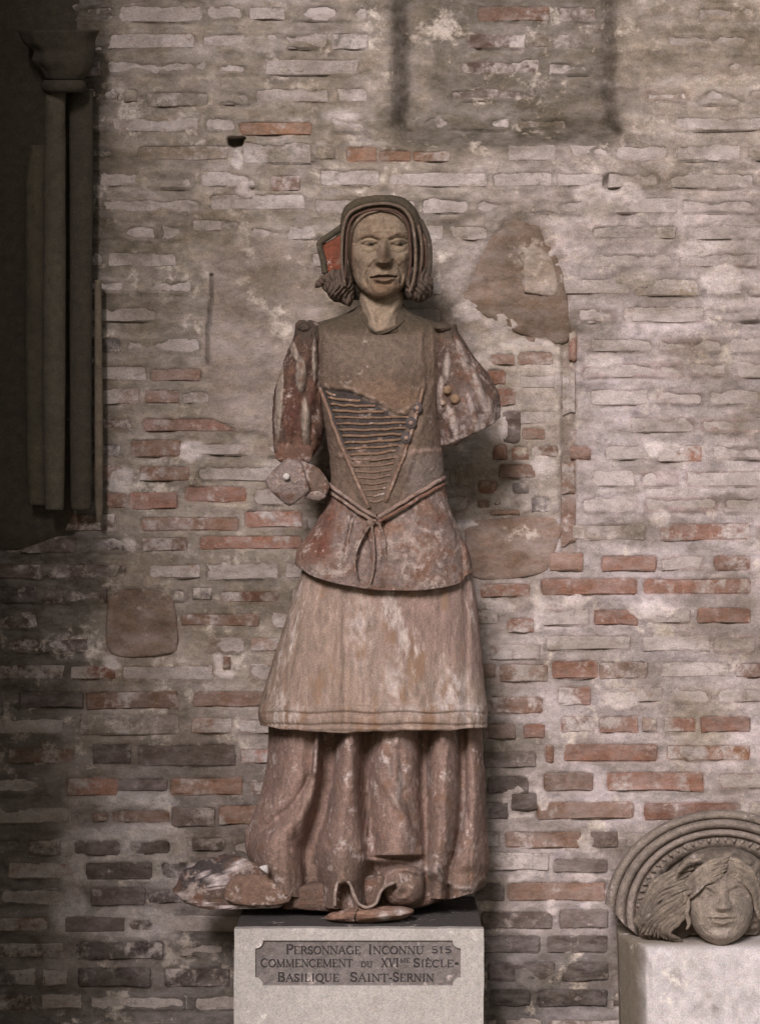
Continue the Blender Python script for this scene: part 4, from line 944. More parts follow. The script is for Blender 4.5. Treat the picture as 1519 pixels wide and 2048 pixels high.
# shoulder puffs
def lump(name, cx, cy, yd, rx, ry, rz, mat, col, seed=0, rough=.15, parent=st, n=26, sc=.5, rot=0, colf=None):
    th = np.linspace(0, 2*math.pi, n*2, endpoint=False); ph = np.linspace(0.001, math.pi-.001, n); T_, F_ = np.meshgrid(th, ph)
    a, b, c = np.sin(F_)*np.sin(T_), np.cos(F_), -np.sin(F_)*np.cos(T_)
    r_ = 1+rough*fbm(a/sc+seed, b/sc, c/sc, seed, 3)
    X, Y, Z = rx*a*r_, -ry*b*r_, rz*c*r_
    cr_, sr_ = math.cos(rot), math.sin(rot); X, Y = X*cr_-Y*sr_, X*sr_+Y*cr_
    mb = MB(); cc = np.broadcast_to(np.array(col, float), X.shape+(3,)).copy()
    if colf: cc = colf(X+cx, Y+cy, cc)
    mb.grid(P(cx+X, cy+Y, yd+Z).reshape(-1, 3), n, n*2, wrap=True, col=cc.reshape(-1, 3))
    return mb.build(name, mat, parent)
lump('shoulder_puff', 612, 655, -8, 18, 14, 44, M_cloth, (0.10, 0.08, 0.06), 3)
lump('shoulder_puff', 884, 656, -8, 24, 11, 44, M_cloth, (0.12, 0.095, 0.07), 4)

# broken forearm
import bmesh as _bm
def hull(name, pts, mat, col, parent=st, cuts=3, rough=4, sc=18, smooth=True, colf=None):
    bm = _bm.new()
    for p in pts: bm.verts.new((p[0], p[1], p[2]))
    r_ = _bm.ops.convex_hull(bm, input=bm.verts)
    bad = list({e for k in ('geom_unused', 'geom_interior') for e in r_[k] if isinstance(e, _bm.types.BMVert)})
    if bad: _bm.ops.delete(bm, geom=bad, context='VERTS')
    _bm.ops.subdivide_edges(bm, edges=bm.edges, cuts=cuts, use_grid_fill=True); _bm.ops.triangulate(bm, faces=bm.faces)
    for _ in range(2): _bm.ops.smooth_vert(bm, verts=bm.verts, factor=.35, use_axis_x=True, use_axis_y=True, use_axis_z=True)
    _bm.ops.recalc_face_normals(bm, faces=bm.faces); bm.normal_update()
    v = np.array([x.co[:] for x in bm.verts]); nr = np.array([x.normal[:] for x in bm.verts])
    v = v+nr*(rough*fbm(v[:, 0]/sc, v[:, 1]/sc, v[:, 2]/sc, 121, 3))[:, None]
    idx = {x: i for i, x in enumerate(bm.verts)}; fs = [tuple(idx[q] for q in f.verts) for f in bm.faces]; bm.free()
    # the pixel frame mirrors the vertical axis, so flip the winding
    cc = np.broadcast_to(np.array(col, float), (len(v), 3)).copy()
    if colf: cc = colf(v[:, 0], v[:, 1], cc)
    mb = MB(); mb.add(P(v[:, 0], v[:, 1], v[:, 2]), [tuple(reversed(f)) for f in fs], cc); return mb.build(name, mat, parent, smooth=smooth)
stp = [(528,962,-70),(538,948,-92),(576,914,-100),(602,922,-96),(612,958,-104),(622,985,-90),(600,1000,-80),(578,1016,-72),(540,985,-80),(560,930,-10),(600,930,-4),(610,985,-16),(560,990,-20),(535,965,-40)]
fa = hull('forearm_stump', stp, M_paint, (0.36, 0.31, 0.275), cuts=4, rough=3)
fa['label'] = 'pale broken forearm stump'
bump_disc('dowel', 573, 953, 7, lambda a, c: np.array([-102.0]), M_lime, fa, (0.50, 0.46, 0.42), .5)
hull('cuff', [(600,918,-70),(640,935,-72),(662,972,-78),(655,992,-72),(620,985,-80),(605,955,-82),(610,925,-10),(655,965,-10),(650,990,-20),(615,970,-10)], M_paint, (0.20, 0.15, 0.115), cuts=4, rough=4)
hull('cuff', [(610,985,-84),(640,980,-84),(658,992,-74),(640,1004,-70),(604,1000,-76),(625,985,-30),(640,1000,-30)], M_paint, (0.42, 0.36, 0.32), cuts=3, rough=3)
hull('forearm', [(552,885,-44),(548,915,-40),(585,935,-60),(625,925,-55),(628,890,-50),(590,890,-62),(560,890,30),(560,925,25),(615,925,25),(620,890,25)], M_paint, (0.22, 0.13, 0.09), cuts=4, rough=4)

# neck and head
tabN = [(578,722,806,-56,40),(600,719,806,-58,42),(625,718,804,-60,44),(645,716,810,-64,46),(662,712,820,-70,46),(672,706,826,-60,46)]
NV = [(712,585),(826,585),(822,618),(790,650),(752,664),(738,650),(722,610)]
def ndisp(X, Y): return 7*groove(X, Y, [(728,598),(742,630),(752,660)], 6)+6*groove(X, Y, [(800,600),(780,635),(764,660)], 6)-7*gauss(X, Y, 760, 640, 8, 20)+3*gauss(X, Y, 772, 612, 12, 16)
def ncol(X, Y, c):
    n = fbm(X/12, Y/16, 0, 131, 3); c[:] = np.array((0.36, 0.315, 0.25))*(1+.14*n)[..., None]
    t = 1-sstep(-4, 3, polydist(X, Y, NV)); c[:] = c*(1-t[..., None])+np.array((0.105, 0.085, 0.06))*t[..., None]; return c
loft(rowsof(np.arange(578, 673, 2.0), tabN), 100, 1.0, ndisp, None, .7, 12, 8, colf=ncol).build('neck', M_skin, st)
surf_tube('collar', [(722,628),(730,645),(746,661),(760,667),(788,657),(808,640)], 2.4, M_cloth, st, 0, col=(0.13, 0.105, 0.075), front=lambda x, y: np.minimum(tfront(x, y), tfront(x, y, 0, tabN, 1.0, ndisp))-1, m=30)

tabH = [(398,744,786,-42,20),(404,728,800,-54,30),(412,716,810,-64,40),(424,706,818,-74,50),(440,699,823,-82,56),(465,694,826,-88,60),(487,693,827,-88,60),(505,694,827,-88,58),(525,697,824,-90,54),(545,703,820,-91,46),(560,709,815,-92,36),(574,717,807,-93,22),(584,726,797,-92,6),(592,737,786,-88,-14),(597,748,776,-80,-34)]
def hdisp(X, Y):
    a = .0
    nx = 766+.05*(Y-480)                                    # the head is turned a little
    wN = np.interp(Y, [470, 485, 510, 524, 531], [8, 8, 11, 14, 14]); hN = np.interp(Y, [462, 480, 500, 520, 526, 531, 534], [2, 8, 20, 30, 28, 10, 0])
    d = hN*np.exp(-(np.abs((X-nx)/wN))**2.6)
    d = d+10*gauss(X, Y, nx-13, 522, 7, 7)+9*gauss(X, Y, nx+12, 522, 7, 7)
    d = d-4*gauss(X, Y, nx-7, 531, 4, 3)-4*gauss(X, Y, nx+7, 531, 4, 3)
    # brows and sockets
    d = d+5*groove(X, Y, [(716,478),(728,471),(744,469),(758,475)], 5)+5*groove(X, Y, [(778,474),(792,467),(806,468),(816,475)], 5)
    for ex in (738, 798):
        d = d-13*gauss(X, Y, ex, 487, 20, 11)
        d = d+11*gauss(X, Y, ex, 486, 14, 8.5)
        d = d-3.5*groove(X, Y, [(ex-14, 489), (ex-5, 492), (ex+5, 492), (ex+14, 488)], 2.0)
        d = d+2.2*groove(X, Y, [(ex-15, 484), (ex-5, 480), (ex+6, 480), (ex+15, 485)], 2.2)
        d = d-2.2*groove(X, Y, [(ex-15, 480), (ex-4, 476), (ex+6, 476), (ex+15, 480)], 1.8)
        d = d+2.0*groove(X, Y, [(ex-13, 495), (ex, 498), (ex+13, 495)], 2.4)-4*groove(X, Y, [(ex-14, 503), (ex, 507), (ex+14, 502)], 3)
    d = d-8*gauss(X, Y, 748+18, 478, 7, 8)*.3
    # cheeks
    d = d+6*gauss(X, Y, 719, 514, 16, 13)+6*gauss(X, Y, 812, 511, 12, 13)-12*gauss(X, Y, 715, 546, 15, 20)-10*gauss(X, Y, 813, 545, 12, 20)
    d = d-7.5*groove(X, Y, [(749,523),(738,536),(730,556),(733,568)], 3.4)-7.5*groove(X, Y, [(786,522),(798,534),(804,552),(802,566)], 3.4)
    d = d+3.5*groove(X, Y, [(741,530),(726,548),(722,565)], 5)+3*groove(X, Y, [(797,528),(810,546),(811,562)], 4)
    # mouth and chin
    d = d+7*gauss(X, Y, 767, 552, 30, 18)
    d = d+4.5*groove(X, Y, [(746,553),(758,547),(766,549),(775,547),(788,551)], 3.0)+5*groove(X, Y, [(750,558),(767,562),(786,557)], 3.6)
    d = d-9*groove(X, Y, [(742,556),(755,553.5),(767,553),(780,553),(793,554)], 2.2)
    d = d-5*groove(X, Y, [(754,568),(767,570),(781,568)], 4)+8*gauss(X, Y, 767, 584, 18, 11)
    d = d-2*gauss(X, Y, 767, 540, 4, 7)
    d = d-1.6*groove(X, Y, [(722,520),(716,532),(718,552)], 2.2)-1.5*groove(X, Y, [(814,520),(818,534),(814,552)], 2.2)-1.4*groove(X, Y, [(742,562),(740,574),(746,584)], 2)-1.4*groove(X, Y, [(793,560),(795,572),(790,584)], 2)+1.1*fbm(X/6, Y/6, 0, 142, 3)-1.6*groove(X, Y, [(712,487),(704,484)], 1.6)-1.6*groove(X, Y, [(712,491),(704,494)], 1.6)
    # forehead
    d = d+2.0*groove(X, Y, [(722,467),(745,463),(790,461),(815,464)], 2.5)-2.5*groove(X, Y, [(720,463),(745,459),(790,458),(816,461)], 2.0)-1.2*groove(X, Y, [(722,448),(765,444),(812,447)], 2.0)
    return d
def hcol(X, Y, c):
    n = fbm(X/9, Y/9, 0, 141, 3); c[:] = np.array((0.315, 0.27, 0.21))*(1+.12*n)[..., None]
    def put(t, col, k=1.0):
        tt = np.clip(t*k, 0, 1)[..., None]; c[:] = c*(1-tt)+np.array(col)*tt
    put(gauss(X, Y, 772, 520, 15, 15)+gauss(X, Y, 770, 500, 9, 16)*.7, (0.11, 0.08, 0.055), .9)      # worn dark nose
    put(groove(X, Y, [(718,477),(730,471),(744,470),(757,475)], 3.4)+groove(X, Y, [(779,474),(792,468),(806,469),(815,475)], 3.4), (0.19, 0.14, 0.095), .6)
    put(gauss(X, Y, 767, 556, 24, 6), (0.17, 0.11, 0.08), .8); put(groove(X, Y, [(743,555.5),(767,553),(792,553.5)], 1.8), (0.06, 0.045, 0.035), .9)
    put(gauss(X, Y, 768, 576, 34, 18), (0.20, 0.135, 0.085), .85); put(sstep(.05, .5, fbm(X/17, Y/13, 3, 143, 3)), (0.19, 0.14, 0.10), .55)
    put(gauss(X, Y, 700, 540, 14, 40)+gauss(X, Y, 700, 470, 8, 60)+gauss(X, Y, 822, 500, 7, 70), (0.20, 0.145, 0.105), .7)
    for ex in (742, 801):
        put(gauss(X, Y, ex, 488, 6.0, 4.4)*1.3, (0.045, 0.04, 0.032), 1.0); put(groove(X, Y, [(ex-18, 487), (ex-8, 482), (ex+4, 481), (ex+12, 485)], 1.8), (0.13, 0.10, 0.07), .8)
    put(gauss(X, Y, 738, 497, 12, 4)+gauss(X, Y, 797, 496, 11, 4)+gauss(X, Y, 790, 480, 10, 4)+gauss(X, Y, 740, 480, 12, 3.5), (0.42, 0.37, 0.27), .6)
    return c
pys = np.concatenate([np.arange(398, 462, 2.5), np.arange(462, 597.1, 1.0)])
loft(rowsof(pys, tabH), 300, .92, hdisp, None, .5, 8, 9, colf=hcol).build('head', M_skin, st)

# hood
HD = (0.10, 0.088, 0.06)
def hoodcol(X, Y, c):
    n = fbm(X/12, Y/12, 0, 151, 3); c[:] = np.array(HD)*(1+.3*n)[..., None]; return c
tabC = [(390,752,786,0,40),(393,735,800,-16,60),(401,710,816,-30,80),(414,696,829,-36,95),(440,684,843,-38,108),(480,670,852,-36,110),(530,660,856,-30,104),(570,665,852,-20,90),(600,690,836,0,70)]
loft(rowsof(np.arange(390, 601, 3.0), tabC), 100, 1.0, None, None, 2.0, 14, 10, colf=hoodcol).build('hood', M_cloth, st)
def band(name, path, w, d, yds, col, mat=M_cloth, parent=st, tub=9):
    q = spline(path, 60); yy = np.interp(np.linspace(0, 1, 60), np.linspace(0, 1, len(yds)), yds)
    mb = MB(); nn = fbm(q[:, 0]/8, q[:, 1]/8, 0, 161, 2)
    ww = np.interp(np.linspace(0, 1, 60), np.linspace(0, 1, len(w)), w) if np.ndim(w) else np.full(60, w)
    tube(mb, P(q[:, 0], q[:, 1], yy+nn*1.5), ww*K*(1+.1*nn), tub, col, d); return mb.build(name, mat, parent)
band('hood_roll', [(686,474),(688,450),(697,424),(718,408),(745,401),(772,400),(798,405),(820,422),(834,448),(841,482)], [4,8,12,11,10,9,9,9,7,5], 1.1, [-38,-52,-62,-68,-72,-72,-70,-62,-50,-36], (0.105, 0.09, 0.06), tub=12)
band('hood_rim', [(690,572),(684,530),(684,490),(687,455),(698,428),(722,414),(750,408),(780,408),(806,418),(822,440),(829,475),(831,520),(827,560),(818,585)], 3.2, 1.1, [-70,-78,-82,-82,-82,-80,-80,-80,-80,-80,-80,-78,-76,-70], (0.225, 0.18, 0.135))
band('hood_rim', [(690,560),(692,530),(693,490),(696,460),(706,436),(728,424),(752,419),(780,420),(802,430),(815,450),(819,480),(821,520),(817,556)], 2.8, 1.1, [-72,-80,-84,-86,-86,-84,-83,-83,-84,-84,-84,-80,-76], (0.135, 0.085, 0.062))
band('hood_rim', [(832,432),(842,478),(843,520),(836,560)], 3.2, 1.1, [-50,-58,-56,-50], (0.19, 0.145, 0.11))
# side lappets
def lappet(name, poly, yf, col, th=12):
    return stone(name, poly, yf, col, depth=th+30, rough=1.5, parent=st, mat=M_terra)
lappet('lappet', [(684,468),(686,555),(672,556),(654,548),(648,520),(644,492),(662,480)], -42, (0.185, 0.062, 0.034))['label'] = 'red painted side panel of the hood'
lappet('lappet', [(843,460),(856,482),(858,530),(852,560),(840,566)], -34, (0.14, 0.095, 0.068))
tube_ = MB(); q = spline([(702,424),(688,450),(664,468),(642,484),(640,494),(646,520),(650,546)], 40); tube(tube_, P(q[:, 0], q[:, 1], -44+0*q[:, 0]), 6.5*K, 9, HD); tube_.build('hood_edge', M_cloth, st)
tube_ = MB(); q = spline([(840,440),(854,470),(859,500),(858,540),(852,562)], 30); tube(tube_, P(q[:, 0], q[:, 1], -36+0*q[:, 0]), 5.5*K, 9, (0.10, 0.085, 0.065)); tube_.build('hood_edge', M_cloth, st)
# hair: curling locks below the hood
def lock(pts, r, yds, col, name='hair_lock'):
    q = spline(pts, 30); yy = np.interp(np.linspace(0, 1, 30), np.linspace(0, 1, len(yds)), yds)
    mb = MB(); rr = r*np.interp(np.linspace(0, 1, 30), [0, .15, .7, 1], [.7, 1, 1, .45])*(1+.22*np.sin(np.arange(30)*1.3))
    tube(mb, P(q[:, 0], q[:, 1], yy), rr*K, 9, col); return mb.build(name, M_cloth, st)
HR = (0.14, 0.105, 0.08); HR2 = (0.19, 0.145, 0.115)
def hairmass(tab, seed, lean):
    pys_ = np.arange(tab[0][0], tab[-1][0]+.1, 1.5)
    def dp(X, Y): return 4.2*np.cos((X+lean*(Y-545)+7*np.sin(Y/9.0+X/40)+4*fbm(X/16, Y/16, 0, seed, 2))/1.75)+3.5*np.sin(Y/7.5+X/9)+3*fbm(X/10, Y/10, 0, seed+1, 2)
    def sh(X, Y, c): return Y+3.5*np.sin(X/5.5)*sstep(570, 610, Y)
    def cf(X, Y, c):
        n = fbm(X/6, Y/16, 0, seed+2, 2); c[:] = np.array((0.15, 0.118, 0.092))*(1+.35*n)[..., None]; return c
    return loft(rowsof(pys_, tab), 120, .95, dp, sh, 1.6, 7, seed, colf=cf).build('hair', M_cloth, st)
hairmass([(538,654,698,-40,0),(548,650,703,-54,6),(560,645,707,-60,8),(574,645,708,-62,8),(590,656,708,-58,6),(602,670,705,-50,2),(611,684,700,-38,-6)], 41, .35)
hairmass([(534,814,854,-40,0),(548,810,860,-56,6),(564,808,866,-62,8),(580,809,867,-60,6),(594,813,862,-52,2),(604,820,850,-36,-6)], 44, -.2)
lock([(662,546),(650,556),(640,566),(632,574)], 7, [-36,-44,-40,-30], HR)

# foot, sole and the broken train of the robe
BASEC = (0.185, 0.135, 0.105)
hull('base', [(592,1772,-60),(660,1765,-50),(750,1750,-30),(850,1738,-40),(885,1760,-10),(900,1790,-10),(880,1800,-30),(830,1818,-50),(760,1828,-50),(640,1822,-50),(590,1818,-50),(560,1818,-30),(590,1752,120),(880,1752,120),(600,1800,150),(900,1800,150)], M_paint, BASEC, cuts=6, rough=4, sc=22)
lump('sole', 739, 1829, -84, 88, 17, 66, M_terra, (0.30, 0.195, 0.14), 21, .12, n=34, sc=.35, rot=-.055, colf=lambda X, Y, c: c*(1-np.clip(gauss(X, Y, 768, 1834, 10, 10)+gauss(X, Y, 801, 1824, 12, 8)+gauss(X, Y, 676, 1816, 9, 5), 0, 1)[..., None])+np.array((.62, .58, .54))*np.clip(gauss(X, Y, 768, 1834, 10, 10)+gauss(X, Y, 801, 1824, 12, 8)+gauss(X, Y, 676, 1816, 9, 5), 0, 1)[..., None])['label'] = 'cracked reddish sole slab'
surf_tube('crack', [(716,1818),(709,1836),(716,1848)], 1.1, M_ink, st, 0, col=(0.03, 0.025, 0.02), front=lambda x, y: -84-66*np.sqrt(np.clip(1-((x-739)/92)**2-((y-1829)/19)**2, .02, 1))-1)
# rippling edge of the hem seen end on
def ribbon(name, path, y0, y1, th, col, mat=M_terra):
    q = spline(path, 60); t = np.gradient(q, axis=0); t /= np.linalg.norm(t, axis=1)[:, None]; nrm = np.stack([-t[:, 1], t[:, 0]], -1)
    tt = th*(1+.25*fbm(q[:, 0]/9, q[:, 1]/9, 0, 171, 2))[:, None]
    a, b = q+nrm*tt/2, q-nrm*tt/2; n = len(q); mb = MB()
    ys = y0+3*fbm(q[:, 0]/12, q[:, 1]/12, 2, 172, 2); ysb = y1+0*ys
    rows = [P(a[:, 0], a[:, 1], ysb), P(a[:, 0], a[:, 1], ys+3), P(q[:, 0]+nrm[:, 0]*0, q[:, 1], ys-1), P(b[:, 0], b[:, 1], ys+3), P(b[:, 0], b[:, 1], ysb)]
    v = np.stack(rows, 1).reshape(-1, 3); mb.grid(v, n, 5, wrap=True, col=col)
    mb.f.append((0, 1, 2, 3, 4)); mb.f.append(tuple((n-1)*5+i for i in (4, 3, 2, 1, 0))); return mb.build(name, mat, st)
ribbon('hem', [(670,1812),(671,1785),(676,1766),(688,1761),(700,1768),(708,1790),(718,1808),(735,1815),(752,1806),(760,1786),(770,1774),(790,1764)], -142, -60, 6.5, (0.34, 0.285, 0.24))
hull('train', [(348,1778,-20),(362,1745,-6),(400,1722,10),(450,1706,10),(492,1716,-20),(545,1742,-40),(590,1760,-50),(588,1800,-60),(560,1816,-50),(470,1818,-46),(410,1820,-40),(366,1808,-36),(350,1790,-30),(380,1790,110),(560,1790,130),(450,1730,120),(540,1750,130)], M_paint, (0.165, 0.125, 0.10), cuts=7, rough=6, sc=22,
     colf=lambda X, Y, c: c*.0+np.where((np.exp(-(segdist(X, Y, [(412,1752),(440,1770),(465,1742),(486,1724)])/9)**2)+np.exp(-(segdist(X, Y, [(350,1788),(380,1802),(440,1814),(560,1814)])/4.5)**2)*.8 > .45+.3*fbm(X/6, Y/6, 0, 181, 2))[..., None], np.array((.74, .69, .66)), np.where((Y < 1775)[..., None] & (X < 455)[..., None], np.array((.10, .09, .085)), c)))['label'] = 'broken train of the robe with whitish edge'
hull('train_block', [(452,1766,-70),(470,1748,-62),(540,1748,-70),(582,1760,-80),(590,1782,-84),(580,1804,-80),(555,1812,-76),(470,1810,-70),(448,1796,-66),(470,1760,-20),(570,1765,-20),(570,1800,-20),(460,1800,-20)], M_terra, (0.215, 0.15, 0.11), cuts=5, rough=3, sc=20)
hull('chip', [(514,1733,-118),(538,1726,-112),(540,1752,-112),(526,1742,-120),(528,1738,-90)], M_lime, (0.5, 0.46, 0.44), cuts=2, rough=1)

# ------------------------------------------------------------------ carved keystone on its block, lower right
kp = empty('stone_block', P(1420, 2450, 20).tolist()); kp.location.z = 0
tag(kp, 'rough pale stone block with chamfered corner under the carved keystone', 'stone block')
zt = 1893.0
def block():
    # plan outline (projected px at the top edge, depth)
    plan = [(1232, 170), (1236, 60), (1258, -10), (1292, -88), (1306, -98), (1400, -102), (1560, -100), (1720, -98), (1720, 170)]
    pl = np.array(plan, float); pts = []
    for i in range(len(pl)-1):
        k = 10 if i in (1, 2) else (24 if i in (4, 5, 6) else 5)
        for t in np.linspace(0, 1, k, endpoint=False): pts.append(pl[i]*(1-t)+pl[i+1]*t)
    pts.append(pl[-1]); pts = np.array(pts); zs = np.concatenate([np.arange(1896, 2060, 6.0), np.arange(2060, 2440, 40.0), [2449]])
    pts2, Z = np.meshgrid(np.arange(len(pts)), zs); X = pts[pts2, 0]; Yd = pts[pts2, 1]
    s = 1+Yd/D
    tp = np.exp(-(Z-1896)/9.0)
    X = X+4*(Z-1896)/150*np.clip((1300-X)/60, 0, 1)
    Yd = Yd+tp*14-7*fbm(X/34, Z/34, Yd/40, 191, 4)-3*fbm(X/8, Z/12, 0, 192, 2)
    n = fbm(X/30, Z/40, 0, 193, 3)
    c = np.array((0.50, 0.46, 0.445))*(1+.18*n)[..., None]
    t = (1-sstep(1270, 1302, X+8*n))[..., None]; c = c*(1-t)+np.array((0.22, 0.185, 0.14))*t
    t = (np.exp(-((X-1352)/14)**2-((Z-1958)/22)**2)*.6+np.exp(-((X-1440)/60)**2-((Z-2005)/26)**2)*sstep(-.1, .4, fbm(X/14, Z/14, 0, 194, 3))*.8)[..., None]; c = c*(1-t)+np.array((0.2, 0.17, 0.15))*t
    # true height: rows are level planes through the front edge
    Zw = (1024-Z)*(1-.02); mb = MB()
    xw = (X-760)*s*K; zw = (Zw+ZC)*K; zw = np.where(Z > 2445, 0.0, np.maximum(zw, 0.0))
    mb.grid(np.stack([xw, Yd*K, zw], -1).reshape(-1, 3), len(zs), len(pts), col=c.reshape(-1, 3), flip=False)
    mb.f.append(tuple(range(len(pts)))); a = len(pts); m_ = len(zs)
    mb.f.append(tuple(reversed(range((m_-1)*a, m_*a))))
    mb.f.append(tuple([i*a for i in range(m_)]+[i*a+a-1 for i in range(m_-1, -1, -1)]))
    return mb
block().build('block', M_lime, kp)

ks = empty('carved_keystone', P(1430, 1890, 10).tolist())
tag(ks, 'round carved keystone with moulded rings and a haired head, resting on pale block', 'keystone')
KX, KY, KRX, KRY = 1442.0, 1826.0, 234.0, 207.0
def ring(name, prof, col, scal=0, nseg=150, closed=True):
    """prof: (radius fraction, depth) from outside in; lathe about the keystone's axis, lower part trimmed level"""
    th = np.linspace(0, 2*math.pi, nseg, endpoint=False); pr = np.array(prof); T_, I_ = np.meshgrid(th, np.arange(len(pr)))
    r_ = pr[I_, 0]; yd = pr[I_, 1]
    if scal: yd = yd-scal*(np.abs(np.sin(T_*19))**.7-.4)*np.exp(-((r_-.69)/.045)**2); 
    X = KX+KRX*r_*np.sin(T_); Y = KY-KRY*r_*np.cos(T_)
    # broken away lower left, flat below
    lim = np.interp(X, [1190, 1212, 1250, 1292, 1700], [1800, 1808, 1852, 1884, 1894]); 
    Y = np.minimum(Y, lim); yd = yd+1.6*fbm(X/16, Y/16, 0, 201, 3)
    n = fbm(X/20, Y/20, 1, 202, 3); c = np.array(col)*(1+.16*n)[..., None]
    mb = MB(); mb.grid(P(X, Y, yd).reshape(-1, 3), len(pr), nseg, wrap=True, col=c.reshape(-1, 3), flip=False)
    mb.f.append(tuple(range(nseg))); mb.f.append(tuple(reversed(range((len(pr)-1)*nseg, len(pr)*nseg))))
    return mb.build(name, M_carve, ks)
GC = (0.27, 0.235, 0.195); TEETH = []
ring('disc', [(.97, 190), (1.0, 150), (1.0, 60), (.992, 40), (.975, 30), (.95, 26), (.925, 29), (.91, 38), (.90, 70)], GC)
ring('moulding', [(.915, 110), (.908, 36), (.895, 26), (.87, 20), (.845, 21), (.825, 29), (.815, 44), (.80, 70)], GC)
ring('moulding', [(.825, 110), (.815, 40), (.80, 30), (.775, 25), (.755, 28), (.74, 40), (.72, 70)], (0.30, 0.26, 0.22))
ring('toothed_band', [(.75, 110), (.735, 42), (.715, 34), (.69, 31), (.665, 33), (.64, 38), (.62, 48), (.60, 70)], (0.25, 0.215, 0.175), scal=12)
for k in range(30):
    a = math.radians(-84+168*k/29.0); cs, sn = math.cos(a), math.sin(a)
    def _q(r, t): return KX+KRX*(r*sn+t*cs), KY-KRY*(r*cs-t*sn)
    p = []
    for r_, t_, yd_ in ((.735, -.030, 34), (.735, .030, 34), (.66, 0, 32), (.725, -.022, 18), (.725, .022, 18), (.68, 0, 20)): x_, y_ = _q(r_, t_); p.append((x_, y_, yd_))
    TEETH.append(p)
ring('field', [(.63, 110), (.62, 56), (.5, 48), (.3, 44), (.1, 44)], (0.19, 0.165, 0.135))
# the head
tabK = [(1728,1418,1462,-30,40),(1740,1396,1482,-62,50),(1755,1383,1494,-84,55),(1775,1375,1502,-100,60),(1800,1371,1506,-108,60),(1822,1373,1505,-112,58),(1845,1380,1500,-112,54),(1862,1391,1491,-108,50),(1876,1404,1478,-102,44),(1886,1420,1462,-90,36),(1892,1434,1448,-70,20)]
def kdisp(X, Y):
    nx = 1446
    wN = np.interp(Y, [1785, 1800, 1815, 1822], [8, 9, 12, 13]); hN = np.interp(Y, [1780, 1795, 1810, 1817, 1823, 1827], [2, 10, 22, 22, 8, 0])
    d = hN*np.exp(-np.abs((X-nx)/wN)**2.5)+7*gauss(X, Y, nx-13, 1815, 7, 6)+7*gauss(X, Y, nx+13, 1815, 7, 6)
    for ex, ey in ((1408, 1790), (1478, 1787)):
        d = d-19*gauss(X, Y, ex, ey, 22, 13)+13*gauss(X, Y, ex, ey+1, 13, 8.5)+6*groove(X, Y, [(ex-24, ey-8), (ex-8, ey-17), (ex+10, ey-16), (ex+20, ey-8)], 5)
        d = d-3*groove(X, Y, [(ex-14, ey+4), (ex, ey+8), (ex+14, ey+4)], 2.4)+2.5*groove(X, Y, [(ex-15, ey-2), (ex, ey-8), (ex+15, ey-2)], 2.4)
    d = d+7*gauss(X, Y, 1444, 1842, 30, 16)+6*groove(X, Y, [(1422,1836),(1434,1831),(1444,1834),(1454,1831),(1466,1836)], 3.4)+6*groove(X, Y, [(1426,1843),(1444,1847),(1463,1842)], 3.8)
    d = d-7*groove(X, Y, [(1417,1838),(1432,1838),(1444,1840),(1456,1838),(1470,1837)], 2.2)-7*gauss(X, Y, 1444, 1856, 18, 6)+10*gauss(X, Y, 1443, 1874, 22, 12)
    d = d+6*gauss(X, Y, 1396, 1830, 20, 22)+6*gauss(X, Y, 1490, 1826, 16, 22)
    return d
def kcol(X, Y, c):
    n = fbm(X/14, Y/14, 0, 211, 3); c[:] = np.array((0.33, 0.285, 0.23))*(1+.15*n)[..., None]
    t = (sstep(1835, 1866, Y)*.7)[..., None]; c[:] = c*(1-t)+np.array((0.44, 0.39, 0.33))*t  # light on the lower face, painted into the colour
    t = (gauss(X, Y, 1440, 1770, 46, 24)*.5)[..., None]; c[:] = c*(1-t)+np.array((0.22, 0.185, 0.145))*t  # shade painted over the brow
    return c
loft(rowsof(np.concatenate([np.arange(1728, 1770, 3.0), np.arange(1770, 1892.1, 1.5)]), tabK), 180, .92, kdisp, None, .8, 9, 12, colf=kcol).build('carved_face', M_carve, ks)
def crown():
    pys_ = np.arange(1694, 1872, 2.0)
    tab = [(1694,1424,1458,-10,50),(1700,1398,1484,-44,60),(1712,1374,1508,-66,66),(1730,1358,1524,-78,70),(1760,1350,1532,-70,70),(1800,1348,1534,-44,70),(1840,1354,1530,-20,66),(1871,1370,1512,10,60)]
    def dp(X, Y):
        a_ = np.arctan2(X-1440, 1850-Y); return 5*np.cos(a_*26+4*fbm(X/22, Y/22, 0, 221, 2)+.02*Y)+4*fbm(X/14, Y/10, 0, 222, 3)
    def cf(X, Y, c):
        c[:] = np.array((0.22, 0.188, 0.15))*(1+.3*fbm(X/9, Y/9, 0, 223, 2))[..., None]; return c
    return loft(rowsof(pys_, tab), 200, 1.0, dp, None, 1.5, 9, 14, colf=cf).build('carved_hair', M_carve, ks)
crown()
lump('carved_hair', 1335, 1838, 20, 66, 52, 44, M_carve, (0.14, 0.115, 0.09), 32, .06, parent=ks, n=30, rot=-.5)
rk = random.Random(5)
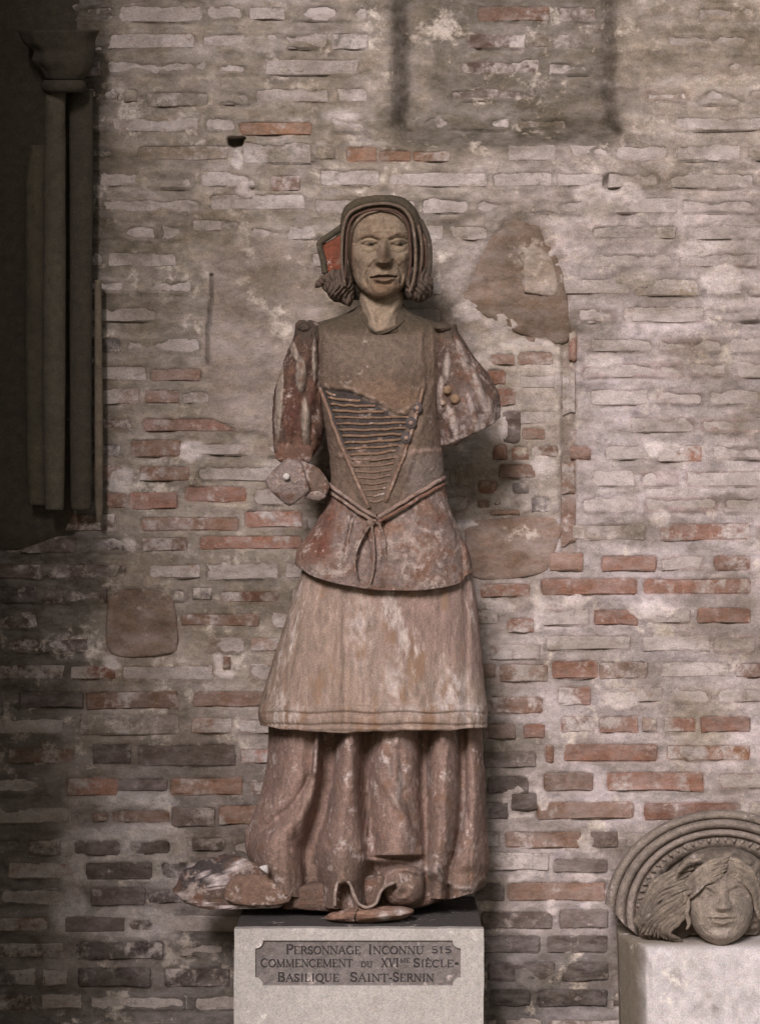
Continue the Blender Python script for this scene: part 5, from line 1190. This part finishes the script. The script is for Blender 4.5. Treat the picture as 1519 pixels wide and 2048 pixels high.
def klock(pts, r, yds, shade=1.0):
    q = spline(pts, 34); u = np.linspace(0, 1, 34); q = q+np.stack([2.4*np.sin(u*11+rk.uniform(0, 6)), 2.4*np.cos(u*9+rk.uniform(0, 6))], -1)
    yy = np.interp(u, np.linspace(0, 1, len(yds)), yds); mb = MB(); rr = r*np.interp(u, [0, .1, .75, 1], [.5, 1, 1, .4])
    tube(mb, P(q[:, 0], q[:, 1], yy), rr*K, 8, tuple(np.array((0.25, 0.215, 0.17))*shade)); return mb.build('carved_lock', M_carve, ks)
for i in range(22):        # long locks streaming to the left and down
    f = i/21.0
    klock([(1392-30*f, 1722+60*f), (1350-26*f, 1738+58*f), (1310-8*f, 1766+58*f), (1284+6*f, 1806+46*f), (1268+34*f, 1844+32*f)], 4.2, [-62+rk.uniform(-6,6), -52+rk.uniform(-6,6), -40, -30, -12], rk.uniform(.85, 1.2))
for i in range(11):         # inner locks under the ear
    f = i/10.0
    klock([(1366-6*f, 1806+10*f), (1346-2*f, 1826+9*f), (1322+8*f, 1848+7*f), (1306+24*f, 1864+6*f)], 4.0, [-66, -56, -44, -30], rk.uniform(.8, 1.05))
for i in range(13):         # fringe swept back over the brow
    f = i/12.0
    klock([(1456-10*f, 1712+44*f), (1424-6*f, 1722+42*f), (1392+2*f, 1744+36*f), (1362+14*f, 1776+24*f)], 4.2, [-80, -94-8*f, -92-8*f, -76], rk.uniform(.95, 1.25))
for i in range(12):
    f = i/11.0
    klock([(1452+2*f, 1714+40*f), (1476+2*f, 1722+38*f), (1500-4*f, 1744+34*f), (1518-8*f, 1780+22*f), (1526-8*f, 1830+10*f)], 4.6, [-74, -80, -70, -50, -30], rk.uniform(.95, 1.25))
for i in range(24):        # locks filling the side below the temple
    f = i/23.0
    klock([(1368+8*f, 1776+50*f), (1334+22*f, 1798+48*f), (1296+44*f, 1832+34*f), (1276+88*f, 1864+20*f)], 4.4, [-84+rk.uniform(-5,5), -74+rk.uniform(-5,5), -60, -36], rk.uniform(.75, 1.1))
for pts in ([(1400,1716),(1380,1722),(1362,1734),(1352,1750)], [(1378,1796),(1372,1816),(1376,1838),(1372,1856)], [(1384,1776),(1370,1790),(1366,1808)]):
    klock(pts, 5.0, [-84, -92, -84], 1.15)

for p in TEETH: hull('tooth', p, M_carve, (0.29, 0.25, 0.21), parent=ks, cuts=1, rough=.6)
